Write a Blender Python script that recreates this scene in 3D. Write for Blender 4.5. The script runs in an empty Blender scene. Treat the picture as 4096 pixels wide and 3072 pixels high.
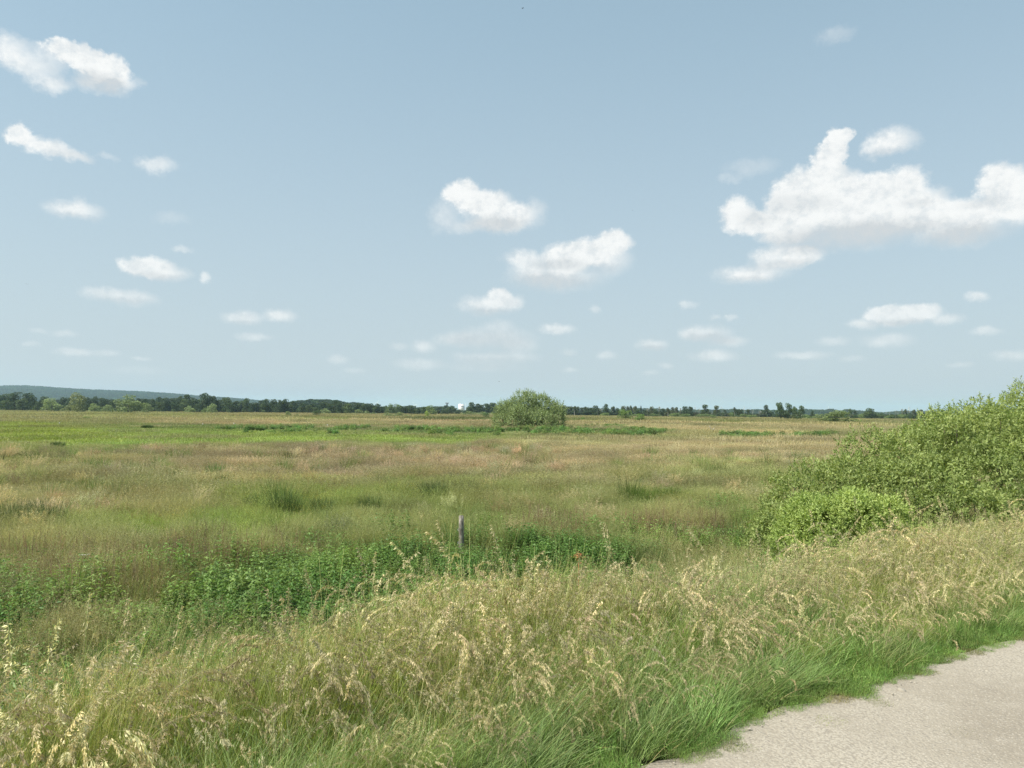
import bpy, math, random
import numpy as np
from mathutils import Matrix, Vector, Euler

rng = np.random.default_rng(7)
random.seed(7)
SC = bpy.context.scene
COL = SC.collection
R = math.radians

# ------------------------------------------------------------------ camera
F = 3077.0                      # focal length in photo pixels (photo 4096 wide)
cam = bpy.data.cameras.new('camera')
cam.sensor_width = 36.0
cam.lens = 36.0 * F / 4096.0
cam.clip_start = 0.05
cam.clip_end = 30000
cam_o = bpy.data.objects.new('camera', cam)
COL.objects.link(cam_o)
EYE = Vector((0, 0, 1.6))
CM = Matrix.Rotation(R(90 + 2.03), 3, 'X') @ Matrix.Rotation(0.0096, 3, 'Z')
cam_o.matrix_world = Matrix.Translation(EYE) @ CM.to_4x4()
SC.camera = cam_o
CMn = np.array(CM)

# ------------------------------------------------------------------ render / exposure
SC.render.engine = 'CYCLES'
SC.cycles.max_bounces = 6
SC.cycles.diffuse_bounces = 3
SC.cycles.glossy_bounces = 2
SC.cycles.transmission_bounces = 3
SC.cycles.volume_bounces = 1
SC.cycles.transparent_max_bounces = 4
SC.cycles.use_denoising = True
SC.cycles.denoising_prefilter = 'NONE'
SC.cycles.sample_clamp_indirect = 6
SC.view_settings.view_transform = 'Standard'
SC.view_settings.look = 'None'
SC.view_settings.exposure = 0.42
SC.view_settings.gamma = 1.0
SC.view_settings.use_curve_mapping = False

# ------------------------------------------------------------------ sun
SUN_EL, SUN_AZ = 54.0, -112.0   # azimuth clockwise from +Y (view direction); sun stands to the left, a little behind
sd = Vector((math.sin(R(SUN_AZ)) * math.cos(R(SUN_EL)), math.cos(R(SUN_AZ)) * math.cos(R(SUN_EL)), math.sin(R(SUN_EL))))
sun = bpy.data.lights.new('sun', 'SUN')
sun.energy = 4.9
sun.angle = R(0.53)
sun.color = (1.0, 0.95, 0.83)
sun_o = bpy.data.objects.new('sun', sun)
COL.objects.link(sun_o)
sun_o.rotation_euler = (-sd).to_track_quat('-Z', 'Y').to_euler()
sun_o.location = (0, 0, 60)

# ------------------------------------------------------------------ pixel <-> world helpers (photo pixels, 4096 x 3072)
def pdir(X, Y):
    l = np.array([(X - 2048) / F, -(Y - 1536) / F, -1.0])
    return CMn @ l

def at_depth(X, Y, t):
    """point seen at pixel X,Y whose forward (y) distance is t"""
    d = pdir(X, Y); d = d / d[1]
    return np.array([0, 0, 1.6]) + d * t

def hor(X):
    return 1645 + (X - 2048) * 0.0096

def to_px(P):
    q = (np.asarray(P) - np.array([0, 0, 1.6])) @ CMn     # = CM^T * v
    z = np.where(q[..., 2] > -0.05, -0.05, q[..., 2])
    return 2048 + F * q[..., 0] / -z, 1536 - F * q[..., 1] / -z, q[..., 2] < -0.05

# ------------------------------------------------------------------ numpy noise
def _h(ix, iy, s):
    n = (ix.astype(np.int64) * 374761393 + iy.astype(np.int64) * 668265263 + s * 1442695041) & 0x7fffffff
    n = ((n ^ (n >> 13)) * 1274126177) & 0x7fffffff
    return ((n ^ (n >> 16)) & 0xffff) / 65535.0

def vn(x, y, s=0):
    x = np.asarray(x, float); y = np.asarray(y, float)
    ix = np.floor(x); iy = np.floor(y); fx = x - ix; fy = y - iy
    fx = fx * fx * (3 - 2 * fx); fy = fy * fy * (3 - 2 * fy)
    a = _h(ix, iy, s); b = _h(ix + 1, iy, s); c = _h(ix, iy + 1, s); d = _h(ix + 1, iy + 1, s)
    return (a * (1 - fx) + b * fx) * (1 - fy) + (c * (1 - fx) + d * fx) * fy

def fbm(x, y, s=0, o=4):
    v = 0; a = 0.5; t = 0
    for i in range(o):
        v = v + a * vn(np.asarray(x) * 2 ** i, np.asarray(y) * 2 ** i, s + i * 17); t += a; a *= 0.5
    return v / t

def sst(a, b, x):
    t = np.clip((x - a) / (b - a), 0, 1)
    return t * t * (3 - 2 * t)

# ------------------------------------------------------------------ terrain
EN = (-0.553, 0.833)            # normal of the track edge, pointing to the meadow
ED = (0.833, 0.553)             # along the track
def uu(x, y): return EN[0] * x + EN[1] * y - 2.5
def ss(x, y): return ED[0] * x + ED[1] * y
def edge_wob(s): return (fbm(s * 1.1, s * 0 + 3.3, 5, 4) - 0.5) * 0.36 + (fbm(s * 6.0, s * 0 + 1.3, 6, 3) - 0.5) * 0.16

def H(x, y):
    x = np.asarray(x, float); y = np.asarray(y, float)
    u = uu(x, y)
    z = -0.12 * sst(0.35, 1.3, u) - 1.38 * sst(0.9, 5.3, u) - 0.28 * sst(5.8, 7.6, u) + 0.33 * sst(8.6, 11.5, u)
    w = sst(0.6, 2.0, u)
    z = z + w * (fbm(x * 0.35, y * 0.35, 11, 3) - 0.5) * 0.35 * (1 - 0.6 * sst(40, 200, u))
    z = z + (1 - w) * (fbm(x * 0.8, y * 0.8, 12, 2) - 0.5) * 0.03
    ub = -u - 4.2                # far side of the track, behind the camera
    z = z - 0.8 * sst(0.3, 5, ub)
    return z

# ------------------------------------------------------------------ materials
def new_mat(name):
    m = bpy.data.materials.new(name); m.use_nodes = True
    nt = m.node_tree
    for n in list(nt.nodes): nt.nodes.remove(n)
    return m, nt

class NT:
    def __init__(s, nt): s.t = nt
    def n(s, typ, **kw):
        nd = s.t.nodes.new(typ)
        ins = kw.pop('ins', {})
        for k, v in kw.items(): setattr(nd, k, v)
        for k, v in ins.items():
            if isinstance(v, bpy.types.NodeSocket): s.t.links.new(v, nd.inputs[k])
            else: nd.inputs[k].default_value = v
        return nd
    def math(s, op, a, b=0.0, c=None):
        i = {0: a, 1: b}
        if c is not None: i[2] = c
        return s.n('ShaderNodeMath', operation=op, ins=i).outputs[0]
    def mix(s, f, a, b, bt='MIX'):
        nd = s.n('ShaderNodeMix', data_type='RGBA', blend_type=bt)
        for k, v in ((0, f), (6, a), (7, b)):
            if isinstance(v, bpy.types.NodeSocket): s.t.links.new(v, nd.inputs[k])
            else: nd.inputs[k].default_value = v if k == 0 else (tuple(v) + (1,) if len(v) == 3 else v)
        return nd.outputs[2]
    def noise(s, vec, scale, detail=3, rough=0.55, dim='3D'):
        return s.n('ShaderNodeTexNoise', noise_dimensions=dim, ins={'Vector': vec, 'Scale': scale, 'Detail': detail, 'Roughness': rough})
    def mr(s, v, a, b, c=0.0, d=1.0, it='SMOOTHSTEP'):
        return s.n('ShaderNodeMapRange', interpolation_type=it, ins={0: v, 1: a, 2: b, 3: c, 4: d}).outputs[0]

def leafy(nt, col, trans=0.32, rough=0.55, spec=0.25):
    """diffuse + translucent leaf closure"""
    b = nt.n('ShaderNodeBsdfPrincipled', ins={'Base Color': col, 'Roughness': rough, 'Specular IOR Level': spec})
    warm = nt.mix(1.0, col, (1.0, 1.0, 0.62), 'MULTIPLY')
    tr = nt.n('ShaderNodeBsdfTranslucent', ins={'Color': warm})
    mx = nt.n('ShaderNodeMixShader', ins={0: trans, 1: b.outputs[0], 2: tr.outputs[0]})
    nt.n('ShaderNodeOutputMaterial', ins={'Surface': mx.outputs[0]})

def grass_material():
    m, t = new_mat('grass'); nt = NT(t)
    blade = nt.n('ShaderNodeAttribute', attribute_type='INSTANCER', attribute_name='tint')
    head = nt.n('ShaderNodeAttribute', attribute_type='INSTANCER', attribute_name='head')
    pv = nt.n('ShaderNodeAttribute', attribute_type='GEOMETRY', attribute_name='pv')
    sp = nt.n('ShaderNodeSeparateXYZ', ins={0: pv.outputs['Vector']})
    c = nt.mix(sp.outputs[0], blade.outputs['Color'], head.outputs['Color'])
    # some blades are withered: drift to straw
    c = nt.mix(sp.outputs[2], c, (0.34, 0.28, 0.13))
    hs = nt.n('ShaderNodeHueSaturation', ins={'Hue': 0.5, 'Saturation': 1.0, 'Value': sp.outputs[1], 'Color': c})
    leafy(nt, hs.outputs[0], 0.34, 0.5, 0.3)
    return m
M_GRASS = grass_material()

def leaf_material(name, a, b, trans=0.3, spec=0.3, usecol=True):
    """foliage: colour varies leaf by leaf between a and b, multiplied by the object's own colour"""
    m, t = new_mat(name); nt = NT(t)
    pv = nt.n('ShaderNodeAttribute', attribute_type='GEOMETRY', attribute_name='pv')
    sp = nt.n('ShaderNodeSeparateXYZ', ins={0: pv.outputs['Vector']})
    c = nt.mix(sp.outputs[0], a, b)
    hs = nt.n('ShaderNodeHueSaturation', ins={'Hue': 0.5, 'Saturation': 1.0, 'Value': sp.outputs[1], 'Color': c})
    c = hs.outputs[0]
    if usecol:
        oi = nt.n('ShaderNodeObjectInfo')
        c = nt.mix(1.0, c, oi.outputs['Color'], 'MULTIPLY')
    leafy(nt, c, trans, 0.55, spec)
    return m

def bark_material(name, a, b, scale=6):
    m, t = new_mat(name); nt = NT(t)
    tc = nt.n('ShaderNodeTexCoord')
    mp = nt.n('ShaderNodeMapping', ins={'Vector': tc.outputs['Object'], 'Scale': (1, 1, 0.25)})
    ns = nt.noise(mp.outputs[0], scale, 5, 0.65)
    c = nt.mix(nt.mr(ns.outputs[0], 0.35, 0.65), a, b)
    bp = nt.n('ShaderNodeBump', ins={'Strength': 0.6, 'Distance': 0.02, 'Height': ns.outputs[0]})
    bs = nt.n('ShaderNodeBsdfPrincipled', ins={'Base Color': c, 'Roughness': 0.9, 'Normal': bp.outputs[0], 'Specular IOR Level': 0.15})
    nt.n('ShaderNodeOutputMaterial', ins={'Surface': bs.outputs[0]})
    return m

M_BARK = bark_material('bark_dark', (0.05, 0.04, 0.03), (0.13, 0.11, 0.08))
M_BIRCH = bark_material('bark_birch', (0.30, 0.29, 0.26), (0.62, 0.60, 0.56), 2)
M_DEADW = bark_material('bleached_wood', (0.36, 0.33, 0.29), (0.62, 0.58, 0.51), 3)
M_POST = bark_material('weathered_post', (0.12, 0.105, 0.09), (0.34, 0.31, 0.27), 30)
M_OAK = leaf_material('oak_leaves', (0.035, 0.066, 0.028), (0.10, 0.145, 0.055), 0.2)
M_BIRL = leaf_material('birch_leaves', (0.085, 0.12, 0.055), (0.15, 0.18, 0.085), 0.3)
M_SHRB = leaf_material('shrub_leaves', (0.15, 0.22, 0.07), (0.26, 0.34, 0.12), 0.3)
M_WILL = leaf_material('willow_leaves', (0.19, 0.24, 0.09), (0.36, 0.42, 0.19), 0.32)
M_NEAR = leaf_material('sallow_leaves', (0.17, 0.24, 0.065), (0.31, 0.37, 0.13), 0.38, 0.35)

def plain_mat(name, col, rough=0.7, metal=0.0):
    m, t = new_mat(name); nt = NT(t)
    tc = nt.n('ShaderNodeTexCoord')
    ns = nt.noise(tc.outputs['Object'], 0.6, 4, 0.6)
    c = nt.mix(nt.mr(ns.outputs[0], 0.3, 0.7), tuple(x * 0.85 for x in col), col)
    bs = nt.n('ShaderNodeBsdfPrincipled', ins={'Base Color': c, 'Roughness': rough, 'Metallic': metal})
    nt.n('ShaderNodeOutputMaterial', ins={'Surface': bs.outputs[0]})
    return m
M_WHITE = plain_mat('white_cladding', (0.85, 0.85, 0.84))
M_GREYW = plain_mat('grey_window_strip', (0.16, 0.18, 0.20), 0.4)
M_MAST = plain_mat('dark_mast', (0.08, 0.085, 0.09))
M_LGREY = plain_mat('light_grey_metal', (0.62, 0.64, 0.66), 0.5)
M_BIRD = plain_mat('bird_feathers', (0.03, 0.03, 0.035))
M_FLOW = plain_mat('yellow_petals', (0.75, 0.62, 0.06))
M_UMB = plain_mat('white_petals', (0.75, 0.74, 0.66))
M_ORNG = plain_mat('rusty_fronds', (0.42, 0.16, 0.06))

def path_material():
    m, t = new_mat('gravel_track'); nt = NT(t)
    g = nt.n('ShaderNodeNewGeometry'); P = g.outputs['Position']
    big = nt.noise(P, 0.9, 4, 0.6); mid = nt.noise(P, 9, 5, 0.7); fine = nt.noise(P, 95, 3, 0.7)
    vo = nt.n('ShaderNodeTexVoronoi', ins={'Vector': P, 'Scale': 62.0})
    vo2 = nt.n('ShaderNodeTexVoronoi', ins={'Vector': P, 'Scale': 150.0})
    c = nt.mix(nt.mr(big.outputs[0], 0.3, 0.7), (0.265, 0.230, 0.186), (0.39, 0.348, 0.288))
    c = nt.mix(nt.math('MULTIPLY', nt.mr(mid.outputs[0], 0.45, 0.75), 0.3), c, (0.42, 0.375, 0.32))
    c = nt.mix(nt.math('MULTIPLY', nt.mr(vo.outputs['Distance'], 0.35, 0.75), nt.mr(big.outputs[0], 0.42, 0.62, 0.05, 0.45)), c, (0.17, 0.145, 0.12))
    sp = nt.n('ShaderNodeSeparateColor', ins={0: vo2.outputs['Color']})
    c = nt.mix(nt.math('MULTIPLY', nt.mr(sp.outputs[0], 0.86, 0.95), 0.45), c, (0.50, 0.46, 0.40))
    c = nt.mix(nt.math('MULTIPLY', nt.mr(sp.outputs[1], 0.86, 0.96), 0.6), c, (0.20, 0.18, 0.16))
    h = nt.math('ADD', nt.math('MULTIPLY', mid.outputs[0], 1.2), nt.math('ADD', nt.math('MULTIPLY', fine.outputs[0], 0.5), nt.math('MULTIPLY', vo.outputs['Distance'], -0.6)))
    bp = nt.n('ShaderNodeBump', ins={'Strength': 0.6, 'Distance': 0.010, 'Height': h})
    bs = nt.n('ShaderNodeBsdfPrincipled', ins={'Base Color': c, 'Roughness': 0.95, 'Normal': bp.outputs[0], 'Specular IOR Level': 0.15})
    nt.n('ShaderNodeOutputMaterial', ins={'Surface': bs.outputs[0]})
    return m
M_PATH = path_material()

def ground_material():
    m, t = new_mat('meadow_ground'); nt = NT(t)
    g = nt.n('ShaderNodeNewGeometry'); P = g.outputs['Position']
    at = nt.n('ShaderNodeAttribute', attribute_type='GEOMETRY', attribute_name='gcol')
    n1 = nt.noise(P, 3.0, 5, 0.7); n2 = nt.noise(P, 0.35, 4, 0.65)
    mp = nt.n('ShaderNodeMapping', ins={'Vector': P, 'Scale': (0.03, 0.10, 1)})
    n3 = nt.noise(mp.outputs[0], 1.0, 5, 0.65)
    f = nt.math('ADD', nt.math('MULTIPLY', n1.outputs[0], 0.5), nt.math('ADD', nt.math('MULTIPLY', n2.outputs[0], 0.5), nt.math('MULTIPLY', n3.outputs[0], 0.6)))
    v = nt.mr(f, 0.55, 1.05, 0.72, 1.25, 'LINEAR')
    hs = nt.n('ShaderNodeHueSaturation', ins={'Hue': 0.5, 'Saturation': 1.0, 'Value': v, 'Color': at.outputs['Color']})
    bp = nt.n('ShaderNodeBump', ins={'Strength': 0.8, 'Distance': 0.15, 'Height': n1.outputs[0]})
    bs = nt.n('ShaderNodeBsdfPrincipled', ins={'Base Color': hs.outputs[0], 'Roughness': 0.95, 'Normal': bp.outputs[0], 'Specular IOR Level': 0.1})
    nt.n('ShaderNodeOutputMaterial', ins={'Surface': bs.outputs[0]})
    return m
M_GROUND = ground_material()

# ------------------------------------------------------------------ world: Nishita sky with cumulus placed by direction
FP = 1661.7                      # focal length in "half photo" pixels (2212 wide), unit of the cloud table
CLOUDS = {
 'left': [(20,112,56,40,.72,1),(70,145,60,24,.6,1),(110,120,40,30,.35,1),(112,182,50,20,.45,1),(145,108,52,26,.85,0),(190,130,58,30,1,0),(240,152,50,34,.85,0),
   (215,180,62,22,.6,1),(272,172,34,22,.6,1),(42,290,40,24,.85,0),(85,312,52,20,.85,1),(125,325,45,16,.7,1),(170,340,36,13,.45,1),
   (340,357,46,18,.4,1),(240,342,22,10,.14,1),(160,452,62,22,.75,1),(318,578,60,25,.9,0),(362,592,48,16,.75,1),(277,574,24,13,.6,1),
   (445,599,14,13,.4,1),(395,539,24,8,.22,1),(232,636,54,15,.62,1),(292,645,48,17,.62,1),(525,688,45,14,.72,1),(606,682,34,14,.72,1),
   (548,727,38,9,.32,1),(160,760,46,9,.42,1),(230,763,30,7,.28,1),(308,776,22,5,.22,1),(85,714,20,6,.18,1),(140,721,32,7,.22,1),
   (68,746,18,6,.18,1),(730,777,24,10,.28,1),(768,800,24,6,.18,1),(300,800,60,8,.1,1),(370,472,40,12,.1,1)],
 'mid': [(1000,420,44,30,.95,0),(1045,440,60,34,1,0),(1098,466,56,30,.85,0),(1070,484,74,20,.55,1),(1155,458,24,30,.28,1),(958,468,36,34,.25,1),(1000,492,40,14,.25,1),
   (1326,524,40,28,1,0),(1275,545,60,30,.95,0),(1222,560,58,34,.9,0),(1160,580,56,32,.8,1),(1205,602,95,26,.7,1),(1128,556,45,16,.4,1),(1318,560,46,34,.6,1),
   (1080,642,28,20,.9,0),(1052,660,60,20,.8,1),(1105,654,30,15,.55,1),(985,733,45,16,.42,1),(1060,730,92,22,.42,1),(1075,704,36,14,.26,1),(1122,746,40,14,.38,1),
   (1205,710,38,11,.5,1),(1100,770,62,14,.32,1),(1025,772,45,12,.34,1),(915,747,28,14,.4,1),(860,747,20,9,.26,1),(905,786,52,13,.34,1),(1050,790,82,12,.24,1),
   (1288,668,12,9,.22,1),(1310,768,20,9,.3,1),(1230,801,18,5,.25,1),(1228,760,20,8,.18,1),(1408,746,34,12,.55,1),(1437,790,16,7,.3,1),(1405,805,18,6,.2,1)],
 'right': [(1592,462,40,38,.95,0),(1625,478,58,28,.9,0),(1700,440,46,56,.9,0),(1745,400,58,38,.9,0),(1785,362,36,48,.9,0),(1802,320,28,40,.9,0),(1822,292,20,20,.85,0),(1850,440,150,60,.9,0),
   (1800,430,90,64,.95,0),(1900,412,56,42,1,0),(1955,402,52,40,1,0),(1940,455,120,50,1,0),(2070,470,110,42,.9,0),(2160,400,52,48,1,0),(2205,425,70,60,1,0),(2270,430,60,60,1,0),
   (1695,496,70,34,.95,0),(1850,506,150,32,.7,1),(2080,508,110,24,.6,1),(1925,306,56,28,.55,1),(1890,322,30,20,.3,1),(1690,556,72,28,.75,0),(1736,550,46,22,.7,0),(1622,592,76,19,.85,1),
   (1620,362,60,18,.16,1),(1575,385,32,8,.12,1),(1805,70,42,20,.14,1),(1945,682,78,22,.85,0),(1905,676,38,18,.8,0),(1985,674,50,18,.8,0),(1868,700,34,11,.45,1),(2045,690,34,12,.4,1),
   (2113,640,26,11,.45,1),(1478,660,10,8,.2,1),(1490,657,24,8,.2,1),(1545,687,14,6,.22,1),(1580,688,16,6,.28,1),(1525,720,56,17,.68,1),(1572,737,42,12,.5,1),(1500,724,32,13,.5,1),(1540,768,48,13,.48,1),
   (1735,768,60,9,.34,1),(1800,738,35,10,.26,1),(1915,735,58,16,.34,1),(1840,775,30,8,.2,1),(2130,715,35,10,.34,1),(2188,768,46,12,.32,1),(2075,787,30,7,.22,1)],
}
SHADES = {
 'left': [(215,178,70,26,.7),(170,340,60,16,.4),(345,602,70,14,.5),(265,652,80,12,.5),(160,470,60,12,.4),(530,700,45,8,.4)],
 'mid': [(1070,488,80,24,.75),(1180,612,110,24,.8),(1210,572,70,14,.5),(1290,580,60,14,.45),(1060,676,60,12,.7),(1050,740,110,30,.7),(1060,785,110,18,.7),(1410,755,40,9,.6)],
 'right': [(1850,512,200,36,1),(1760,440,60,20,.3),(1700,440,70,26,.35),(2080,512,140,28,.8),(1640,470,50,26,.3),(1700,572,90,14,.5),(1620,604,70,10,.45),(1530,736,70,18,.8),(1950,700,90,12,.6),(1925,330,60,16,.4),(2120,440,50,14,.3),(1980,440,40,10,.3)],
}
def sky_uv(x, y):
    d = pdir(x * 4096 / 2212, y * 4096 / 2212)
    az = math.atan2(d[0], d[1]); te = d[2] / math.hypot(d[0], d[1])
    return az * FP, te * FP, math.cos(az)

def build_world():
    w = bpy.data.worlds.new('World'); SC.world = w; w.use_nodes = True
    t = w.node_tree
    for n in list(t.nodes): t.nodes.remove(n)
    nt = NT(t)
    sky = nt.n('ShaderNodeTexSky', sky_type='NISHITA', sun_disc=False, sun_elevation=R(SUN_EL), sun_rotation=R(SUN_AZ),
               altitude=0.0, air_density=1.0, dust_density=1.6, ozone_density=1.0)
    tc = nt.n('ShaderNodeTexCoord')
    D = tc.outputs['Generated']
    s = nt.n('ShaderNodeSeparateXYZ', ins={0: D})
    az = nt.math('MULTIPLY', nt.math('ARCTAN2', s.outputs[0], s.outputs[1]), FP)
    hl = nt.math('SQRT', nt.math('ADD', nt.math('MULTIPLY', s.outputs[0], s.outputs[0]), nt.math('MULTIPLY', s.outputs[1], s.outputs[1])))
    te = nt.math('MULTIPLY', nt.math('DIVIDE', s.outputs[2], nt.math('MAXIMUM', hl, 0.02)), FP)
    P = nt.n('ShaderNodeCombineXYZ', ins={0: az, 1: te}).outputs[0]
    # thin milky veil, strongest near the horizon (real haze aloft)
    el = nt.mr(te, 0, 900, 1, 0, 'LINEAR')
    base = nt.mix(1.0, sky.outputs[0], SKY_MUL, 'MULTIPLY')
    veil = nt.mix(nt.math('MULTIPLY', nt.math('POWER', nt.math('MAXIMUM', el, 0.0), 1.3), SKY_VEIL[1]), nt.mix(SKY_VEIL[0], base, SKY_HI), SKY_LO)
    bgs = []
    def bg(colour):
        return nt.n('ShaderNodeBackground', ins={'Color': colour, 'Strength': SKY_STR}).outputs[0]
    # shared warp
    n1 = nt.noise(P, 0.024, 4, 0.62); n2 = nt.noise(P, 0.075, 5, 0.62)
    v1 = nt.n('ShaderNodeVectorMath', operation='MULTIPLY_ADD', ins={0: n1.outputs['Color'], 1: (66, 46, 0), 2: (-33, -23, 0)}).outputs[0]
    v2 = nt.n('ShaderNodeVectorMath', operation='MULTIPLY_ADD', ins={0: n2.outputs['Color'], 1: (22, 17, 0), 2: (-11, -8.5, 0)}).outputs[0]
    # features shrink toward the horizon, so does the warp
    shr = nt.mr(te, 60, 620, 0.30, 1.0, 'LINEAR')
    wv = nt.n('ShaderNodeVectorMath', operation='ADD', ins={0: v1, 1: v2}).outputs[0]
    wv = nt.n('ShaderNodeVectorMath', operation='SCALE', ins={0: wv, 'Scale': shr}).outputs[0]
    PW = nt.n('ShaderNodeVectorMath', operation='ADD', ins={0: P, 1: wv}).outputs[0]
    PS = nt.n('ShaderNodeVectorMath', operation='MULTIPLY_ADD', ins={0: wv, 1: (0.6, 0.6, 0), 2: P}).outputs[0]
    def sector(key):
        acc = None
        for (x, y, rx, ry, op, soft) in CLOUDS[key]:
            u, v, ca = sky_uv(x, y)
            rx *= 1.10; ry *= 1.14; op = min(0.95, op * 1.6) if op < 0.6 else min(1.0, op * 1.1)
            rx2 = rx * ca * ca; ry2 = ry * ca
            ln = nt.n('ShaderNodeVectorMath', operation='MULTIPLY_ADD', ins={0: PW, 1: (1 / rx2, 1 / ry2, 0), 2: (-u / rx2, -v / ry2, 0)}).outputs[0]
            ln = nt.n('ShaderNodeVectorMath', operation='LENGTH', ins={0: ln}).outputs['Value']
            mk = nt.mr(ln, 1.25 if soft else 1.10, 0.20 if soft else 0.60, 0.0, op)
            acc = mk if acc is None else nt.math('SUBTRACT', 1.0, nt.math('MULTIPLY', nt.math('SUBTRACT', 1.0, acc), nt.math('SUBTRACT', 1.0, mk)))
        sh = None
        for (x, y, rx, ry, op) in SHADES[key]:
            u, v, ca = sky_uv(x, y)
            rx2 = rx * ca * ca; ry2 = ry * ca
            ln = nt.n('ShaderNodeVectorMath', operation='MULTIPLY_ADD', ins={0: PS, 1: (1 / rx2, 1 / ry2, 0), 2: (-u / rx2, -v / ry2, 0)}).outputs[0]
            ln = nt.n('ShaderNodeVectorMath', operation='LENGTH', ins={0: ln}).outputs['Value']
            mk = nt.mr(ln, 1.35, 0.35, 0.0, min(1.0, op * 1.15))
            sh = mk if sh is None else nt.math('MAXIMUM', sh, mk)
        fine = nt.math('ADD', nt.mr(n1.outputs[0], 0.32, 0.60, 0.34, 0.0), nt.mr(n2.outputs[0], 0.30, 0.66, 0.10, 0.0))
        sh = nt.math('MINIMUM', nt.math('ADD', sh, fine), 1.0)
        ccol = nt.mix(sh, CLOUD_LIT, CLOUD_SHADE)
        # far, low clouds are tinted by the air
        ccol = nt.mix(nt.mr(te, 60, 380, 0.30, 0.0), ccol, veil)
        ed = nt.mr(nt.math('ADD', nt.math('MULTIPLY', n2.outputs[0], 0.7), nt.math('MULTIPLY', n1.outputs[0], 0.9)), 0.5, 1.0, 0.72, 1.18, 'LINEAR')
        a = nt.n('ShaderNodeClamp', ins={0: nt.math('MULTIPLY', acc, ed)}).outputs[0]
        return bg(nt.mix(a, veil, ccol))
    # the rest of the sky: scattered cumulus of the same kind
    dz = nt.math('MAXIMUM', s.outputs[2], 0.03)
    G = nt.n('ShaderNodeCombineXYZ', ins={0: nt.math('DIVIDE', s.outputs[0], dz), 1: nt.math('DIVIDE', s.outputs[1], dz)}).outputs[0]
    gn = nt.noise(G, 1.1, 4, 0.55)
    ga = nt.math('MULTIPLY', nt.mr(gn.outputs[0], 0.60, 0.70), nt.mr(s.outputs[2], 0.04, 0.12))
    rest = bg(nt.mix(ga, veil, CLOUD_MEAN))
    L, Mi, Rr = sector('left'), sector('mid'), sector('right')
    b1 = sky_uv(815, 760)[0]; b2 = sky_uv(1462, 700)[0]
    g1 = nt.math('GREATER_THAN', az, b1); g2 = nt.math('GREATER_THAN', az, b2)
    m1 = nt.n('ShaderNodeMixShader', ins={0: g2, 1: Mi, 2: Rr}).outputs[0]
    m2 = nt.n('ShaderNodeMixShader', ins={0: g1, 1: L, 2: m1}).outputs[0]
    inside = nt.math('MULTIPLY', nt.math('LESS_THAN', nt.math('ABSOLUTE', az), R(39) * FP), nt.math('MULTIPLY', nt.math('LESS_THAN', te, 0.62 * FP), nt.math('GREATER_THAN', te, 0.0)))
    m3 = nt.n('ShaderNodeMixShader', ins={0: inside, 1: rest, 2: m2}).outputs[0]
    nt.n('ShaderNodeOutputWorld', ins={'Surface': m3})
    w.cycles.sampling_method = 'MANUAL'
    w.cycles.sample_map_resolution = 512

SKY_STR = 0.115
SKY_MUL = (0.95, 1.10, 1.02)
SKY_HI = (3.1, 4.1, 4.6)
SKY_LO = (3.75, 4.25, 4.65)
SKY_VEIL = (0.55, 0.9)
CLOUD_LIT = (6.3, 6.4, 6.35)
CLOUD_SHADE = (4.25, 4.5, 4.65)
CLOUD_MEAN = (5.4, 5.6, 5.7)
build_world()

# ------------------------------------------------------------------ object helpers
def tag(o, label=None, cat=None, group=None, kind=None):
    if label: o['label'] = label
    if cat: o['category'] = cat
    if group: o['group'] = group
    if kind: o['kind'] = kind
    return o

def link(o, parent=None):
    COL.objects.link(o)
    if parent is not None: o.parent = parent
    return o

def mesh_np(name, V, Q=None, T=None, pv=None, mat=None, smooth=False, extra=None):
    V = np.asarray(V, np.float32).reshape(-1, 3)
    me = bpy.data.meshes.new(name)
    me.vertices.add(len(V)); me.vertices.foreach_set('co', V.ravel())
    nq = 0 if Q is None else len(Q); ntr = 0 if T is None else len(T)
    if nq or ntr:
        idx = []; 
        if nq: idx.append(np.asarray(Q, np.int32).ravel())
        if ntr: idx.append(np.asarray(T, np.int32).ravel())
        idx = np.concatenate(idx)
        st = np.concatenate([np.arange(nq) * 4, nq * 4 + np.arange(ntr) * 3]).astype(np.int32)
        me.loops.add(len(idx)); me.loops.foreach_set('vertex_index', idx)
        me.polygons.add(nq + ntr); me.polygons.foreach_set('loop_start', st)
        if smooth: me.polygons.foreach_set('use_smooth', np.ones(nq + ntr, bool))
    if pv is not None:
        a = me.attributes.new('pv', 'FLOAT_VECTOR', 'POINT'); a.data.foreach_set('vector', np.asarray(pv, np.float32).ravel())
    for k, v in (extra or {}).items():
        a = me.attributes.new(k, 'FLOAT_COLOR', 'POINT')
        v = np.asarray(v, np.float32)
        if v.shape[1] == 3: v = np.concatenate([v, np.ones((len(v), 1), np.float32)], 1)
        a.data.foreach_set('color', v.ravel())
    me.update(calc_edges=True)
    if mat: me.materials.append(mat)
    return me

class Acc:
    """collects vertices, quads, tris and the per-vertex (part, value, withered) triple"""
    def __init__(s): s.V = []; s.Q = []; s.T = []; s.A = []; s.n = 0
    def add(s, V, Q=None, T=None, A=None):
        V = np.asarray(V, float).reshape(-1, 3)
        if Q is not None and len(Q): s.Q.append(np.asarray(Q) + s.n)
        if T is not None and len(T): s.T.append(np.asarray(T) + s.n)
        s.V.append(V)
        s.A.append(np.broadcast_to(np.asarray(A if A is not None else (0, 1, 0), float), (len(V), 3)) if not (A is not None and np.ndim(A) == 2) else A)
        s.n += len(V)
    def mesh(s, name, mat, smooth=False):
        return mesh_np(name, np.concatenate(s.V), np.concatenate(s.Q) if s.Q else None, np.concatenate(s.T) if s.T else None,
                       np.concatenate(s.A), mat, smooth)

def unit(v): return v / np.maximum(np.linalg.norm(v, axis=-1, keepdims=True), 1e-9)

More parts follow.
